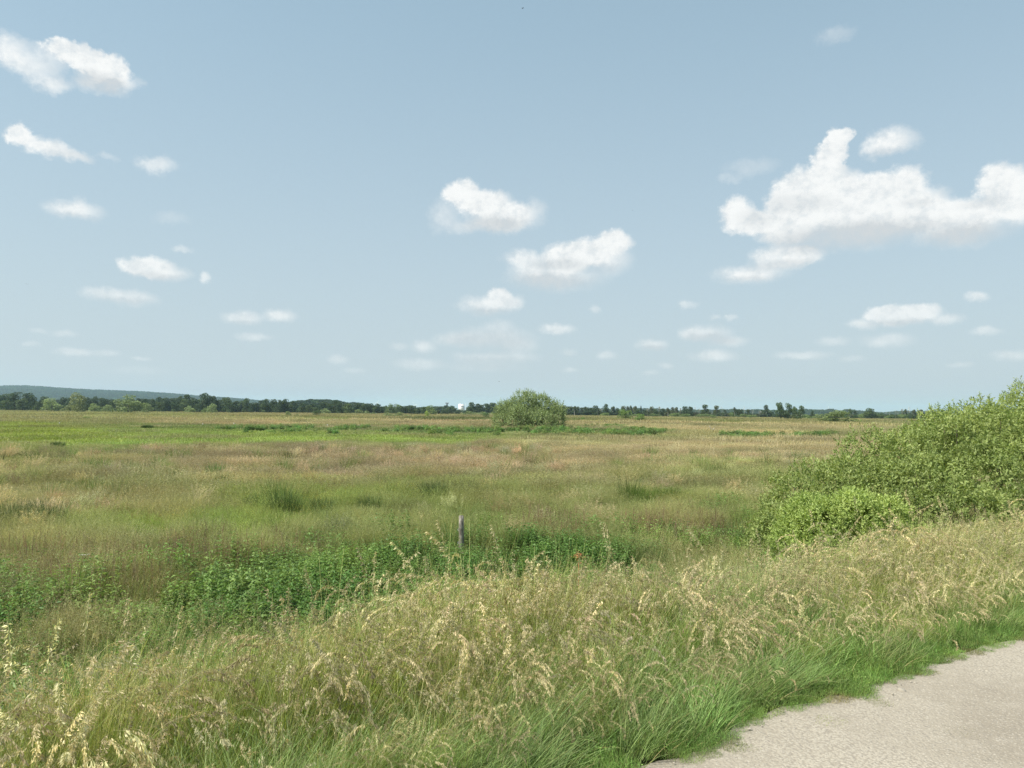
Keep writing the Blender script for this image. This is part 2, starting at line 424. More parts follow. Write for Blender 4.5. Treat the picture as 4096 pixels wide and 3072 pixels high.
def blades(acc, base, az, lean, h, w, droop, seg=4, part=0.0, val=(0.75, 1.25), wither=0.0, tipw=0.05, facing=None, dexp=1.5):
    """N curved tapering blades; lean = start angle from vertical, droop = added angle at the tip"""
    N = len(base)
    t = np.linspace(0, 1, seg + 1)
    ang = lean[:, None] + droop[:, None] * (t[None, :] ** dexp)
    dl = h[:, None] / seg
    st = np.stack([np.sin(ang) * np.cos(az)[:, None], np.sin(ang) * np.sin(az)[:, None], np.cos(ang)], -1)
    P = np.zeros((N, seg + 1, 3)); P[:, 0] = base
    for i in range(seg): P[:, i + 1] = P[:, i] + 0.5 * (st[:, i] + st[:, i + 1]) * dl
    fa = az + rng.uniform(-1.2, 1.2, N) if facing is None else facing
    side = np.stack([-np.sin(fa), np.cos(fa), np.zeros(N)], -1)
    prof = np.clip(1 - t ** 1.8, tipw, 1) * np.where(t == 0, 0.7, 1)
    off = side[:, None, :] * (w[:, None] * prof[None, :])[..., None] * 0.5
    V = np.stack([P - off, P + off], 2).reshape(-1, 3)
    i0 = (np.arange(N) * (seg + 1) * 2)[:, None] + (np.arange(seg) * 2)[None, :]
    Q = np.stack([i0, i0 + 1, i0 + 3, i0 + 2], -1).reshape(-1, 4)
    vv = rng.uniform(val[0], val[1], N)
    wi = (rng.random(N) < wither) * rng.uniform(0.3, 1.0, N)
    A = np.stack([np.full(N, part), vv, wi], -1)
    A = np.repeat(A, (seg + 1) * 2, 0)
    acc.add(V, Q, None, A)
    return P, st

def leaf_quads(acc, base, d, nrm, L, W, part=0.0, val=None, bend=0.0, third=0.0):
    """diamond leaves: base point, long direction d, normal nrm"""
    N = len(base)
    d = unit(d); side = unit(np.cross(d, nrm)); n2 = unit(np.cross(side, d))
    mid = base + d * (L * 0.45)[:, None]
    tip = base + d * L[:, None] - n2 * (L * bend)[:, None]
    lift = n2 * (W * 0.22)[:, None]
    V = np.stack([base, mid + side * (W * 0.5)[:, None] + lift, tip, mid - side * (W * 0.5)[:, None] + lift], 1).reshape(-1, 3)
    i = np.arange(N) * 4
    Q = np.stack([i, i + 1, i + 2, i + 3], -1)
    if val is None: val = rng.uniform(0.75, 1.25, N)
    p = np.full(N, part) if np.isscalar(part) else part
    A = np.repeat(np.stack([p, val, np.full(N, third)], -1), 4, 0)
    acc.add(V, Q, None, A)

def tube(acc, pts, rad, sides=6, A=(0, 1, 0)):
    pts = np.asarray(pts, float); n = len(pts)
    rad = np.asarray(rad, float) * np.ones(n)
    tg = np.gradient(pts, axis=0); tg = unit(tg)
    ref = np.array([0.3, 0.9, 0.1]); s1 = unit(np.cross(tg, ref)); s2 = np.cross(tg, s1)
    a = np.arange(sides) / sides * 2 * math.pi
    V = pts[:, None, :] + (s1[:, None, :] * np.cos(a)[None, :, None] + s2[:, None, :] * np.sin(a)[None, :, None]) * rad[:, None, None]
    Q = []
    for i in range(n - 1):
        for j in range(sides):
            k = (j + 1) % sides
            Q.append((i * sides + j, i * sides + k, (i + 1) * sides + k, (i + 1) * sides + j))
    V = V.reshape(-1, 3)
    V = np.concatenate([V, pts[-1:]], 0); top = len(V) - 1
    T = [((n - 1) * sides + j, (n - 1) * sides + (j + 1) % sides, top) for j in range(sides)]
    acc.add(V, Q, T, A)

def box_acc(acc, c, s, A=(0, 1, 0)):
    c = np.array(c, float); s = np.array(s, float) / 2
    V = np.array([[x, y, z] for z in (-1, 1) for y in (-1, 1) for x in (-1, 1)], float) * s + c
    Q = [(0, 2, 3, 1), (4, 5, 7, 6), (0, 1, 5, 4), (2, 6, 7, 3), (0, 4, 6, 2), (1, 3, 7, 5)]
    acc.add(V, Q, None, A)

# ------------------------------------------------------------------ vegetation map of the meadow
C = dict(
 green=(0.250, 0.325, 0.085), green2=(0.190, 0.245, 0.080), pale=(0.27, 0.33, 0.13), ygreen=(0.26, 0.32, 0.055),
 herb=(0.105, 0.165, 0.055), lherb=(0.17, 0.23, 0.09), nettle=(0.125, 0.225, 0.062), tan=(0.44, 0.375, 0.245), tang=(0.325, 0.31, 0.165),
 tanp=(0.46, 0.375, 0.255), mauve=(0.335, 0.275, 0.20), mbrown=(0.26, 0.21, 0.14), pink=(0.40, 0.30, 0.21), ochre=(0.32, 0.28, 0.155),
 olive=(0.165, 0.17, 0.06), dark=(0.09, 0.10, 0.035), straw=(0.55, 0.46, 0.28))
# (x, y, rx, ry in half-photo pixels, kind, strength)
PAINT = [
 (1106, 893, 1800, 7, 'tang', 1), (1106, 901, 1800, 6, 'ochre', .9), (500, 897, 600, 4, 'ochre', .7), (1700, 903, 900, 4, 'olive', .5),
 (150, 900, 300, 10, 'tang', .6), (1000, 905, 220, 3.4, 'dark', .85), (640, 904, 160, 2.5, 'olive', .7),
 (1106, 915, 1800, 8, 'tanp', 1), (100, 915, 300, 9, 'tang', .7), (1700, 914, 700, 5, 'ochre', .5), (1750, 922, 800, 9, 'tan', .8),
 (620, 929, 520, 8, 'herb', .85), (1000, 931, 180, 9, 'herb', .8), (1340, 931, 110, 8, 'herb', 1), (1310, 925, 50, 5, 'herb', .6), (1680, 938, 150, 6, 'herb', .75), (1160, 929, 120, 7, 'lherb', .8),
 (1550, 927, 160, 6, 'straw', .5), (330, 952, 800, 27, 'green', 1), (50, 940, 240, 22, 'ygreen', .85), (900, 950, 320, 18, 'green', .7), (20, 962, 90, 8, 'mauve', .5),
 (1650, 962, 620, 26, 'tan', 1), (1250, 950, 200, 9, 'tang', .7), (1600, 975, 420, 5, 'mauve', .8), (1650, 990, 420, 14, 'tan', .7),
 (820, 1000, 700, 36, 'mauve', .9), (1150, 1000, 300, 24, 'tanp', .6), (80, 988, 110, 14, 'green', .8), (1500, 1015, 260, 16, 'tang', .6),
 (180, 1070, 340, 50, 'tang', .85), (400, 1035, 500, 16, 'mauve', .45), (90, 1085, 160, 26, 'tan', .6), (1180, 1042, 260, 14, 'mauve', .75), (1000, 1060, 300, 14, 'tang', .5),
 (760, 1075, 330, 20, 'green', .75), (640, 1105, 200, 28, 'green', .6), (430, 1135, 300, 22, 'green', .9), (1130, 1085, 200, 24, 'tang', .7), (1400, 1075, 140, 24, 'green', .7), (1405, 1050, 48, 12, 'pale', .9),
 (1560, 1070, 130, 30, 'tang', .7), (900, 1125, 300, 16, 'green2', .6), (1580, 1120, 110, 40, 'green2', .7), (380, 1150, 260, 14, 'green', .8),
]
def veg(x, y, z=None):
    """colour of the sward at a ground position, (N,3)"""
    x = np.asarray(x, float); y = np.asarray(y, float)
    if z is None: z = H(x, y) + 0.3
    X, Y, ok = to_px(np.stack([x, y, z], -1))
    X = np.clip(X, -1600, 5700) * 2212 / 4096; Y = Y * 2212 / 4096
    hy = (1645 + (X * 4096 / 2212 - 2048) * 0.0096) * 2212 / 4096
    dY = np.maximum(Y - hy, 0.5)
    wx = (fbm(X / 90, Y / np.maximum(dY * 0.28, 2), 21, 4) - 0.5)
    wy = (fbm(X / 70, Y / np.maximum(dY * 0.22, 1.5), 22, 4) - 0.5)
    Xw = X + wx * 300; Yw = Y + wy * dY * 0.42 - (X - 1106) * 0.0096
    col = np.tile(np.array(C['tang']), X.shape + (1,))
    for (cx, cy, rx, ry, k, s) in PAINT:
        d = np.sqrt(((Xw - cx) / rx) ** 2 + ((Yw - cy) / ry) ** 2)
        w = (s * sst(1.15, 0.6, d))[..., None]
        col = col * (1 - w) + np.array(C[k]) * w
    # large soft mottling between green and brown
    n = fbm(x * 0.16, y * 0.16, 31, 4)[..., None]
    col = col * (0.82 + 0.36 * n)
    g = sst(0.52, 0.66, fbm(x * 0.11 + 9, y * 0.11, 37, 4))[..., None] * 0.4
    col = col * (1 - g) + np.array(C['green2']) * g
    g = sst(0.55, 0.7, fbm(x * 0.13 + 40, y * 0.2, 41, 4))[..., None] * 0.45
    col = col * (1 - g) + np.array(C['mauve']) * g
    return col

def brownness(col):
    return np.clip((col[..., 0] / np.maximum(col[..., 1], 1e-3) - 0.78) / 0.42, 0, 1)

# ------------------------------------------------------------------ ground
def build_ground():
    # fan of rings: fine near the camera, reaching the horizon
    r = np.concatenate([np.linspace(0.3, 14, 70), 14 * (9000 / 14) ** (np.linspace(0, 1, 150)[1:])])
    a = np.concatenate([np.linspace(-62, 62, 291), np.linspace(62, 298, 60)[1:-1]])
    A, Rr = np.meshgrid(np.radians(a), r)
    x = Rr * np.sin(A); y = Rr * np.cos(A)
    z = H(x, y)
    z = z - 0.035 * sst(0.75, 0.45, uu(x, y)) * sst(-4.8, -4.4, uu(x, y))
    n, m = x.shape
    V = np.stack([x, y, z], -1).reshape(-1, 3)
    i = np.arange(n - 1)[:, None] * m; j = np.arange(m)[None, :]; k = (j + 1) % m
    Q = np.stack([i + j, i + m + j, i + m + k, i + k], -1).reshape(-1, 4)[:, ::-1]
    T = None
    col = veg(V[:, 0], V[:, 1])
    u = uu(V[:, 0], V[:, 1])
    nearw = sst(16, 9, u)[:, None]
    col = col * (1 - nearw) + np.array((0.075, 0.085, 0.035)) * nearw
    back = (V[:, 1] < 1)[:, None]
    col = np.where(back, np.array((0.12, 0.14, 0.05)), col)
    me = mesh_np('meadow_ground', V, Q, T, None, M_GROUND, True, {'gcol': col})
    # centre cap
    o = link(bpy.data.objects.new('ground', me)); tag(o, kind='structure')
    # gravel track as its own sheet a few millimetres above
    s = np.linspace(-30, 60, 700); n = len(s)
    near = edge_wob(s) + 0.15; far = -4.2 + edge_wob(s + 50) * 1.2
    K = 26
    f = np.linspace(0, 1, K)[None, :]
    U = near[:, None] * (1 - f) + far[:, None] * f
    # point from (s,u): p = ED*s + EN*(u+2.5)
    px = ED[0] * s[:, None] + EN[0] * (U + 2.5); py = ED[1] * s[:, None] + EN[1] * (U + 2.5)
    pz = H(px, py) + 0.012 + 0.03 * np.sin(f * math.pi) * 0.4
    pz[:, 0] -= 0.02; pz[:, -1] -= 0.02
    V = np.stack([px, py, pz], -1).reshape(-1, 3)
    i = np.arange(n - 1)[:, None] * K; j = np.arange(K - 1)[None, :]
    Q = np.stack([i + j, i + j + 1, i + K + j + 1, i + K + j], -1).reshape(-1, 4)[:, ::-1]
    me = mesh_np('gravel_track', V, Q, None, None, M_PATH, True)
    me.flip_normals()
    o = link(bpy.data.objects.new('path', me)); tag(o, kind='structure')
build_ground()

# ------------------------------------------------------------------ grass prototypes (not linked to the scene; instanced by geometry nodes)
def disc(N, r, sq=True):
    return np.stack([rng.uniform(-r, r, N), rng.uniform(-r, r, N), np.zeros(N)], -1)

def proto(name, acc, mat=None):
    me = acc.mesh(name, mat or M_GRASS)
    return bpy.data.objects.new(name, me)

WIND = 0.25     # the grass leans to the right (+x)
def panicle(acc, P, st, n_sp, L, spread, droop_side=0.6, part=1.0, W=0.3, val=(0.7, 1.3), frac=0.25):
    """spikelets along the top fraction of each stem polyline"""
    N = P.shape[0]; S = P.shape[1] - 1
    k = rng.uniform(1 - frac, 1.0, (N, n_sp)) * S
    i = np.minimum(k.astype(int), S - 1); f = (k - i)[..., None]
    rows = np.arange(N)[:, None]
    pos = P[rows, i] * (1 - f) + P[rows, i + 1] * f
    d = st[rows, i]
    a = rng.uniform(0, 2 * math.pi, (N, n_sp))
    sidev = np.stack([np.cos(a), np.sin(a), np.zeros_like(a)], -1)
    tipness = (k / S - (1 - frac)) / frac
    rad = spread * (1.15 - 0.8 * tipness)
    pos = pos + sidev * (rad * rng.uniform(0.0, 1.0, (N, n_sp)))[..., None] + np.array([0, 0, -1.0]) * (rad * rng.uniform(0, droop_side, (N, n_sp)))[..., None]
    dd = d * 0.7 + sidev * 0.35 + np.array([0.1, 0, -droop_side]) + rng.normal(0, 0.2, pos.shape)
    LL = L * rng.uniform(0.6, 1.3, (N, n_sp))
    vv = np.repeat(rng.uniform(val[0], val[1], N), n_sp)
    leaf_quads(acc, pos.reshape(-1, 3), dd.reshape(-1, 3), rng.normal(0, 1, (N * n_sp, 3)), LL.ravel(), LL.ravel() * W, part, vv * rng.uniform(0.85, 1.15, N * n_sp))

def U(a, b, n): return rng.uniform(a, b, n)

# tall bank grass: green leaves below, arching stems with drooping panicles
def tall_patch(nb, ns, hh=1.0, r=0.30, lodged=0.0, nsp=70, sp=0.022):
    a = Acc()
    def tuft(n, nt, sig):
        c = disc(nt, r); i = rng.integers(0, nt, n)
        off = rng.normal(0, sig, (n, 2)); b = c[i].copy(); b[:, :2] += off
        az0 = rng.normal(0, 0.9, nt)[i]
        return b, np.arctan2(off[:, 1] / sig * .5 + 0.6 * np.sin(az0), off[:, 0] / sig * .5 + 0.6 * np.cos(az0)), i
    b, az, i = tuft(nb, 6, 0.08)
    hv = rng.uniform(0.55, 1.25, 6)[i]
    blades(a, b, az + rng.normal(0, .7, nb), U(0.0, 0.30, nb) + lodged, U(0.35, 0.8, nb) * hh * hv, U(0.003, 0.0075, nb), U(0.1, 1.1, nb), 4, 0, (0.55, 1.5), 0.10)
    nb2 = nb // 3
    b = disc(nb2, r)
    blades(a, b, rng.uniform(0, 6.28, nb2), U(0.0, 0.3, nb2), U(0.10, 0.30, nb2) * hh, U(0.005, 0.009, nb2), U(0.2, 1.2, nb2), 3, 0, (0.40, 0.7), 0.45)
    nc = max(10, int(ns * 1.5))
    b, az, i = tuft(nc, 4, 0.07)
    blades(a, b, az, U(0.0, 0.16, nc) + lodged * 0.8, U(0.55, 0.95, nc) * hh, U(0.002, 0.003, nc), U(0.1, 0.6, nc), 5, 0.35, (0.9, 1.7), 0.1, 0.5)
    b, az, i = tuft(ns, 2 if ns > 12 else 1, 0.05)
    P, st = blades(a, b, az, U(0.0, 0.16, ns) + lodged * 0.8, U(0.70, 1.04, ns) * hh, U(0.0025, 0.0035, ns), np.where(rng.random(ns) < .2, U(.3, 1.2, ns), U(2.3, 3.2, ns)), 14, 0.6, (0.8, 1.3), 0.0, 0.5, None, 2.8)
    panicle(a, P, st, nsp, sp, 0.015, 0.9, 1.0, 0.27, (0.7, 1.3), 0.24)
    return a
def coll(name, accs, mat=None):
    c = bpy.data.collections.new(name)
    for i, a in enumerate(accs):
        c.objects.link(proto('%s_%02d' % (name, i), a, mat))
    return c

C_TALL = coll('tall_heads', [tall_patch(110, n, h) for n, h in ((20, 1.0), (28, 0.95), (14, 1.05), (24, 1.1), (34, 0.9), (10, 1.15))])
C_TALLG = coll('tall_green', [tall_patch(200, n, h) for n, h in ((3, 0.95), (5, 0.85), (1, 0.8), (4, 1.0), (2, 0.7))])
C_LODGE = coll('lodged', [tall_patch(200, n, h, 0.3, l) for n, h, l in ((2, 0.8, 0.5), (1, 0.9, 0.65), (2, 0.85, 0.4))])

def short_patch(nb, h, r=0.25, w=(0.003, 0.006)):
    a = Acc()
    blades(a, disc(nb, r), U(0, 6.28, nb), U(0.1, 0.8, nb), U(0.4, 1.0, nb) * h, U(w[0], w[1], nb), U(0.1, 1.3, nb), 3, 0, (0.65, 1.3), 0.12)
    return a
def clover(a, n, r, h):
    b = disc(n, r); b[:, 2] = U(0.2, 1, n) * h
    leaf_quads(a, b, rng.normal(0, 1, (n, 3)) * (1, 1, .2), np.tile((0, 0, 1.0), (n, 1)) + rng.normal(0, .3, (n, 3)), U(.012, .028, n), U(.010, .02, n))
sv = [short_patch(420, 0.12), short_patch(360, 0.16), short_patch(500, 0.09), short_patch(260, 0.22)]
for a_ in sv: clover(a_, 120, 0.25, 0.06)
C_SHORT = coll('short', sv)

# fine meadow grass with hazy seed heads
def fog_patch(nb, ns, h, r, nsp=16, wk=1.0, hs=1.0):
    a = Acc()
    blades(a, disc(nb, r), U(0, 6.28, nb), U(0.05, 0.5, nb), U(0.35, 0.8, nb) * h, U(0.004, 0.008, nb) * wk, U(0.1, 1.2, nb), 3, 0, (0.7, 1.3), 0.12)
    P, st = blades(a, disc(ns, r), rng.normal(0, 1.2, ns), U(0.0, 0.25, ns), U(0.75, 1.1, ns) * h, U(0.002, 0.003, ns) * wk, U(0.1, 0.9, ns), 5, 0.7, (0.8, 1.3), 0.0, 0.5)
    panicle(a, P, st, nsp, 0.011 * hs, 0.03, 0.4, 1.0, 0.35, (0.75, 1.3), 0.25)
    return a
C_FOG = coll('fog', [fog_patch(260, 90, h, 0.4, 14, 1.3, 1.25) for h in (0.5, 0.6, 0.55, 0.42)])
C_GRN = coll('leafgrass', [fog_patch(420, 8, h, 0.4, 14, 1.4, 1.2) for h in (0.38, 0.45, 0.3, 0.5)])
C_FOG2 = coll('fogmid', [fog_patch(700, 260, h, 1.0, 9, 2.4, 2.6) for h in (0.5, 0.6, 0.55)])
C_GRN2 = coll('leafmid', [fog_patch(1000, 15, h, 1.0, 8, 2.6, 2.2) for h in (0.3, 0.4, 0.5)])
def far_patch(n, h, r, w, hd=0.3):
    a = Acc()
    # ragged tufts: clusters of broad blades
    nc = n // 7
    c = disc(nc, r); ch = U(0.55, 1.2, nc) * h
    idx = rng.integers(0, nc, n)
    b = c[idx] + np.stack([rng.normal(0, w * 2.0, n), rng.normal(0, w * 2.0, n), np.zeros(n)], -1)
    blades(a, b, U(0, 6.28, n), U(0, 0.6, n), ch[idx] * U(0.5, 1.1, n), U(0.6, 1.3, n) * w, U(0, 0.8, n), 2, 0, (0.7, 1.3), 0.1, 0.25)
    a.A = [np.where((rng.random(len(x) // 6) < hd).repeat(6)[:, None], x * [0, 1, 1] + [1, 0, 0], x) for x in a.A]
    return a
C_FAR = coll('farsward', [far_patch(1600, h, 2.6, 0.04) for h in (0.38, 0.5, 0.6)])
C_FARV = coll('farthest', [far_patch(1800, h, 9.0, 0.16) for h in (0.4, 0.55, 0.7)])

# nettles and broad-leaved herbs
def nettle_patch(ns, h, r=0.35, lw=0.5, L0=0.075, pairs=9):
    a = Acc()
    hh = U(0.65, 1.1, ns) * h
    P, st = blades(a, disc(ns, r), U(0, 6.28, ns), U(0, 0.25, ns), hh, U(0.004, 0.006, ns), U(0, 0.4, ns), 6, 0, (0.7, 1.1), 0, 0.5)
    S = 6; k = np.linspace(0.25, 0.99, pairs) * S
    for q, kk in enumerate(k):
        i = min(int(kk), S - 1); f = kk - i
        pos = P[:, i] * (1 - f) + P[:, i + 1] * f
        az = U(0, 6.28, ns)
        for sgn in (0, math.pi, math.pi / 2 if q % 2 else 3.7):
            d = np.stack([np.cos(az + sgn), np.sin(az + sgn), U(-0.5, 0.35, ns)], -1)
            L = L0 * U(0.6, 1.3, ns) * (1.15 - 0.5 * q / pairs)
            leaf_quads(a, pos, d, np.tile((0, 0, 1.0), (ns, 1)) + rng.normal(0, 0.35, (ns, 3)), L, L * lw, 0.0, None, 0.15)
    nb = ns * 3
    blades(a, disc(nb, r), U(0, 6.28, nb), U(0, 0.4, nb), U(0.4, 1.0, nb) * h, U(0.004, 0.008, nb), U(0.2, 1.3, nb), 4, 0, (0.8, 1.3), 0.05)
    return a
C_NET = coll('nettle', [nettle_patch(28, h) for h in (0.62, 0.75, 0.5, 0.85)])
C_HERB = coll('herbs', [nettle_patch(24, h, 0.35, 0.28, 0.10, 7) for h in (0.5, 0.6, 0.7)])

def dock_patch(ns, h, r=0.3):
    """rusty sorrel / dock spikes"""
    a = Acc()
    P, st = blades(a, disc(ns, r), U(0, 6.28, ns), U(0, 0.2, ns), U(0.7, 1.1, ns) * h, U(0.004, 0.006, ns), U(0, 0.3, ns), 6, 1.0, (0.5, 0.9), 0, 0.6)
    panicle(a, P, st, 46, 0.012, 0.016, 0.1, 1.0, 0.6, (0.6, 1.1), 0.5)
    nb = 60
    blades(a, disc(nb, r), U(0, 6.28, nb), U(0, 0.5, nb), U(0.3, 0.7, nb) * h, U(0.005, 0.01, nb), U(0.2, 1.2, nb), 3, 0, (0.7, 1.2), 0.3)
    return a
C_DOCK = coll('dock', [dock_patch(14, 0.75), dock_patch(20, 0.65), dock_patch(10, 0.9)])

# ------------------------------------------------------------------ scatter: points + geometry nodes -> instances (uncountable ground cover only)
def gn_tree(collection):
    g = bpy.data.node_groups.new('scatter_' + collection.name, 'GeometryNodeTree')
    g.interface.new_socket('Geometry', in_out='INPUT', socket_type='NodeSocketGeometry')
    g.interface.new_socket('Geometry', in_out='OUTPUT', socket_type='NodeSocketGeometry')
    N = g.nodes; Lk = g.links
    gi = N.new('NodeGroupInput'); go = N.new('NodeGroupOutput')
    ci = N.new('GeometryNodeCollectionInfo'); ci.inputs['Collection'].default_value = collection
    ci.inputs['Separate Children'].default_value = True; ci.inputs['Reset Children'].default_value = True
    iop = N.new('GeometryNodeInstanceOnPoints'); iop.inputs['Pick Instance'].default_value = True
    def attr(nm, tp):
        n = N.new('GeometryNodeInputNamedAttribute'); n.data_type = tp; n.inputs['Name'].default_value = nm
        return n.outputs['Attribute']
    e = N.new('FunctionNodeEulerToRotation')
    Lk.new(attr('rot', 'FLOAT_VECTOR'), e.inputs[0])
    Lk.new(gi.outputs[0], iop.inputs['Points']); Lk.new(ci.outputs[0], iop.inputs['Instance'])
    Lk.new(attr('idx', 'INT'), iop.inputs['Instance Index'])
    Lk.new(e.outputs[0], iop.inputs['Rotation']); Lk.new(attr('scl', 'FLOAT_VECTOR'), iop.inputs['Scale'])
    Lk.new(iop.outputs[0], go.inputs[0])
    return g

def scatter(name, label, cat, collection, x, y, rotz, scale, tint, head, tilt=0.0, zoff=0.0, z=None, kind='stuff'):
    n = len(x)
    zz = (H(x, y) if z is None else z) + zoff
    P = np.stack([x, y, zz], -1)
    me = bpy.data.meshes.new(name)
    me.vertices.add(n); me.vertices.foreach_set('co', P.astype(np.float32).ravel())
    def put(nm, tp, data, key):
        a = me.attributes.new(nm, tp, 'POINT'); a.data.foreach_set(key, np.ascontiguousarray(data).ravel())
    rt = np.stack([rng.normal(0, 1, n) * tilt, rng.normal(0, 1, n) * tilt, rotz], -1).astype(np.float32)
    put('rot', 'FLOAT_VECTOR', rt, 'vector')
    s3 = scale if np.ndim(scale) == 2 else np.repeat(np.asarray(scale)[:, None], 3, 1)
    put('scl', 'FLOAT_VECTOR', s3.astype(np.float32), 'vector')
    put('idx', 'INT', rng.integers(0, len(collection.objects), n).astype(np.int32), 'value')
    one = np.ones((n, 1), np.float32)
    put('tint', 'FLOAT_COLOR', np.concatenate([np.broadcast_to(tint, (n, 3)).astype(np.float32), one], 1), 'color')
    put('head', 'FLOAT_COLOR', np.concatenate([np.broadcast_to(head, (n, 3)).astype(np.float32), one], 1), 'color')
    o = link(bpy.data.objects.new(name, me))
    md = o.modifiers.new('scatter', 'NODES'); md.node_group = gn_tree(collection)
    tag(o, label, cat, kind=kind)
    return o

def in_view(x, y, z, margin=260):
    X, Y, ok = to_px(np.stack([x, y, z], -1))
    return ok & (X > -margin) & (X < 4096 + margin) & (Y < 3072 + margin * 1.4)

def sample_su(n, s0, s1, u0, u1, ztop=0.5):
    s = rng.uniform(s0, s1, n); u = rng.uniform(u0, u1, n)
    x = ED[0] * s + EN[0] * (u + 2.5); y = ED[1] * s + EN[1] * (u + 2.5)
    k = (y > 0.8) & in_view(x, y, H(x, y) + ztop, 300)
    return x[k], y[k], u[k], s[k]

def sample_ring(n, r0, r1, a=0.80):
    n = int(n * 1.14)
    r = np.sqrt(rng.uniform(r0 * r0, r1 * r1, n)); t = rng.uniform(-a, a, n)
    x = r * np.sin(t); y = r * np.cos(t)
    return x, y

def jit(c, n, s=0.12):
    c = np.broadcast_to(np.asarray(c, float), (n, 3))
    return np.clip(c * (1 + rng.normal(0, s, (n, 1))) * (1 + rng.normal(0, s * 0.35, (n, 3))), 0.01, 0.9)

G_BANK = np.array((0.265, 0.325, 0.070)); G_LUSH = np.array((0.170, 0.275, 0.068)); STRAW = np.array((0.62, 0.54, 0.33)); STRAW2 = np.array((0.45, 0.37, 0.21))

# blobs (photo half-pixels) where dry heads gather on the bank
DRY = [(300, 1540, 260, 130), (120, 1480, 200, 80), (1700, 1350, 260, 70), (600, 1400, 110, 90), (400, 1420, 200, 60), (1010, 1340, 120, 120), (1250, 1300, 180, 110), (1450, 1290, 160, 90),
       (1600, 1290, 150, 80), (1900, 1230, 200, 80), (2100, 1190, 180, 90), (820, 1330, 90, 50), (1750, 1330, 150, 70), (2120, 1290, 120, 70), (960, 1450, 60, 60)]
def dryness(x, y):
    X, Y, ok = to_px(np.stack([x, y, H(x, y) + 0.8], -1)); X = X * .54; Y = Y * .54
    w = 0
    for (cx, cy, rx, ry) in DRY:
        w = np.maximum(w, sst(1.35, 0.4, np.sqrt(((X - cx) / rx) ** 2 + ((Y - cy) / ry) ** 2)))
    n = fbm(x * 0.9, y * 0.9, 51, 3)
    return np.clip(w * (2.6 * (n - 0.24)) , 0, 1)

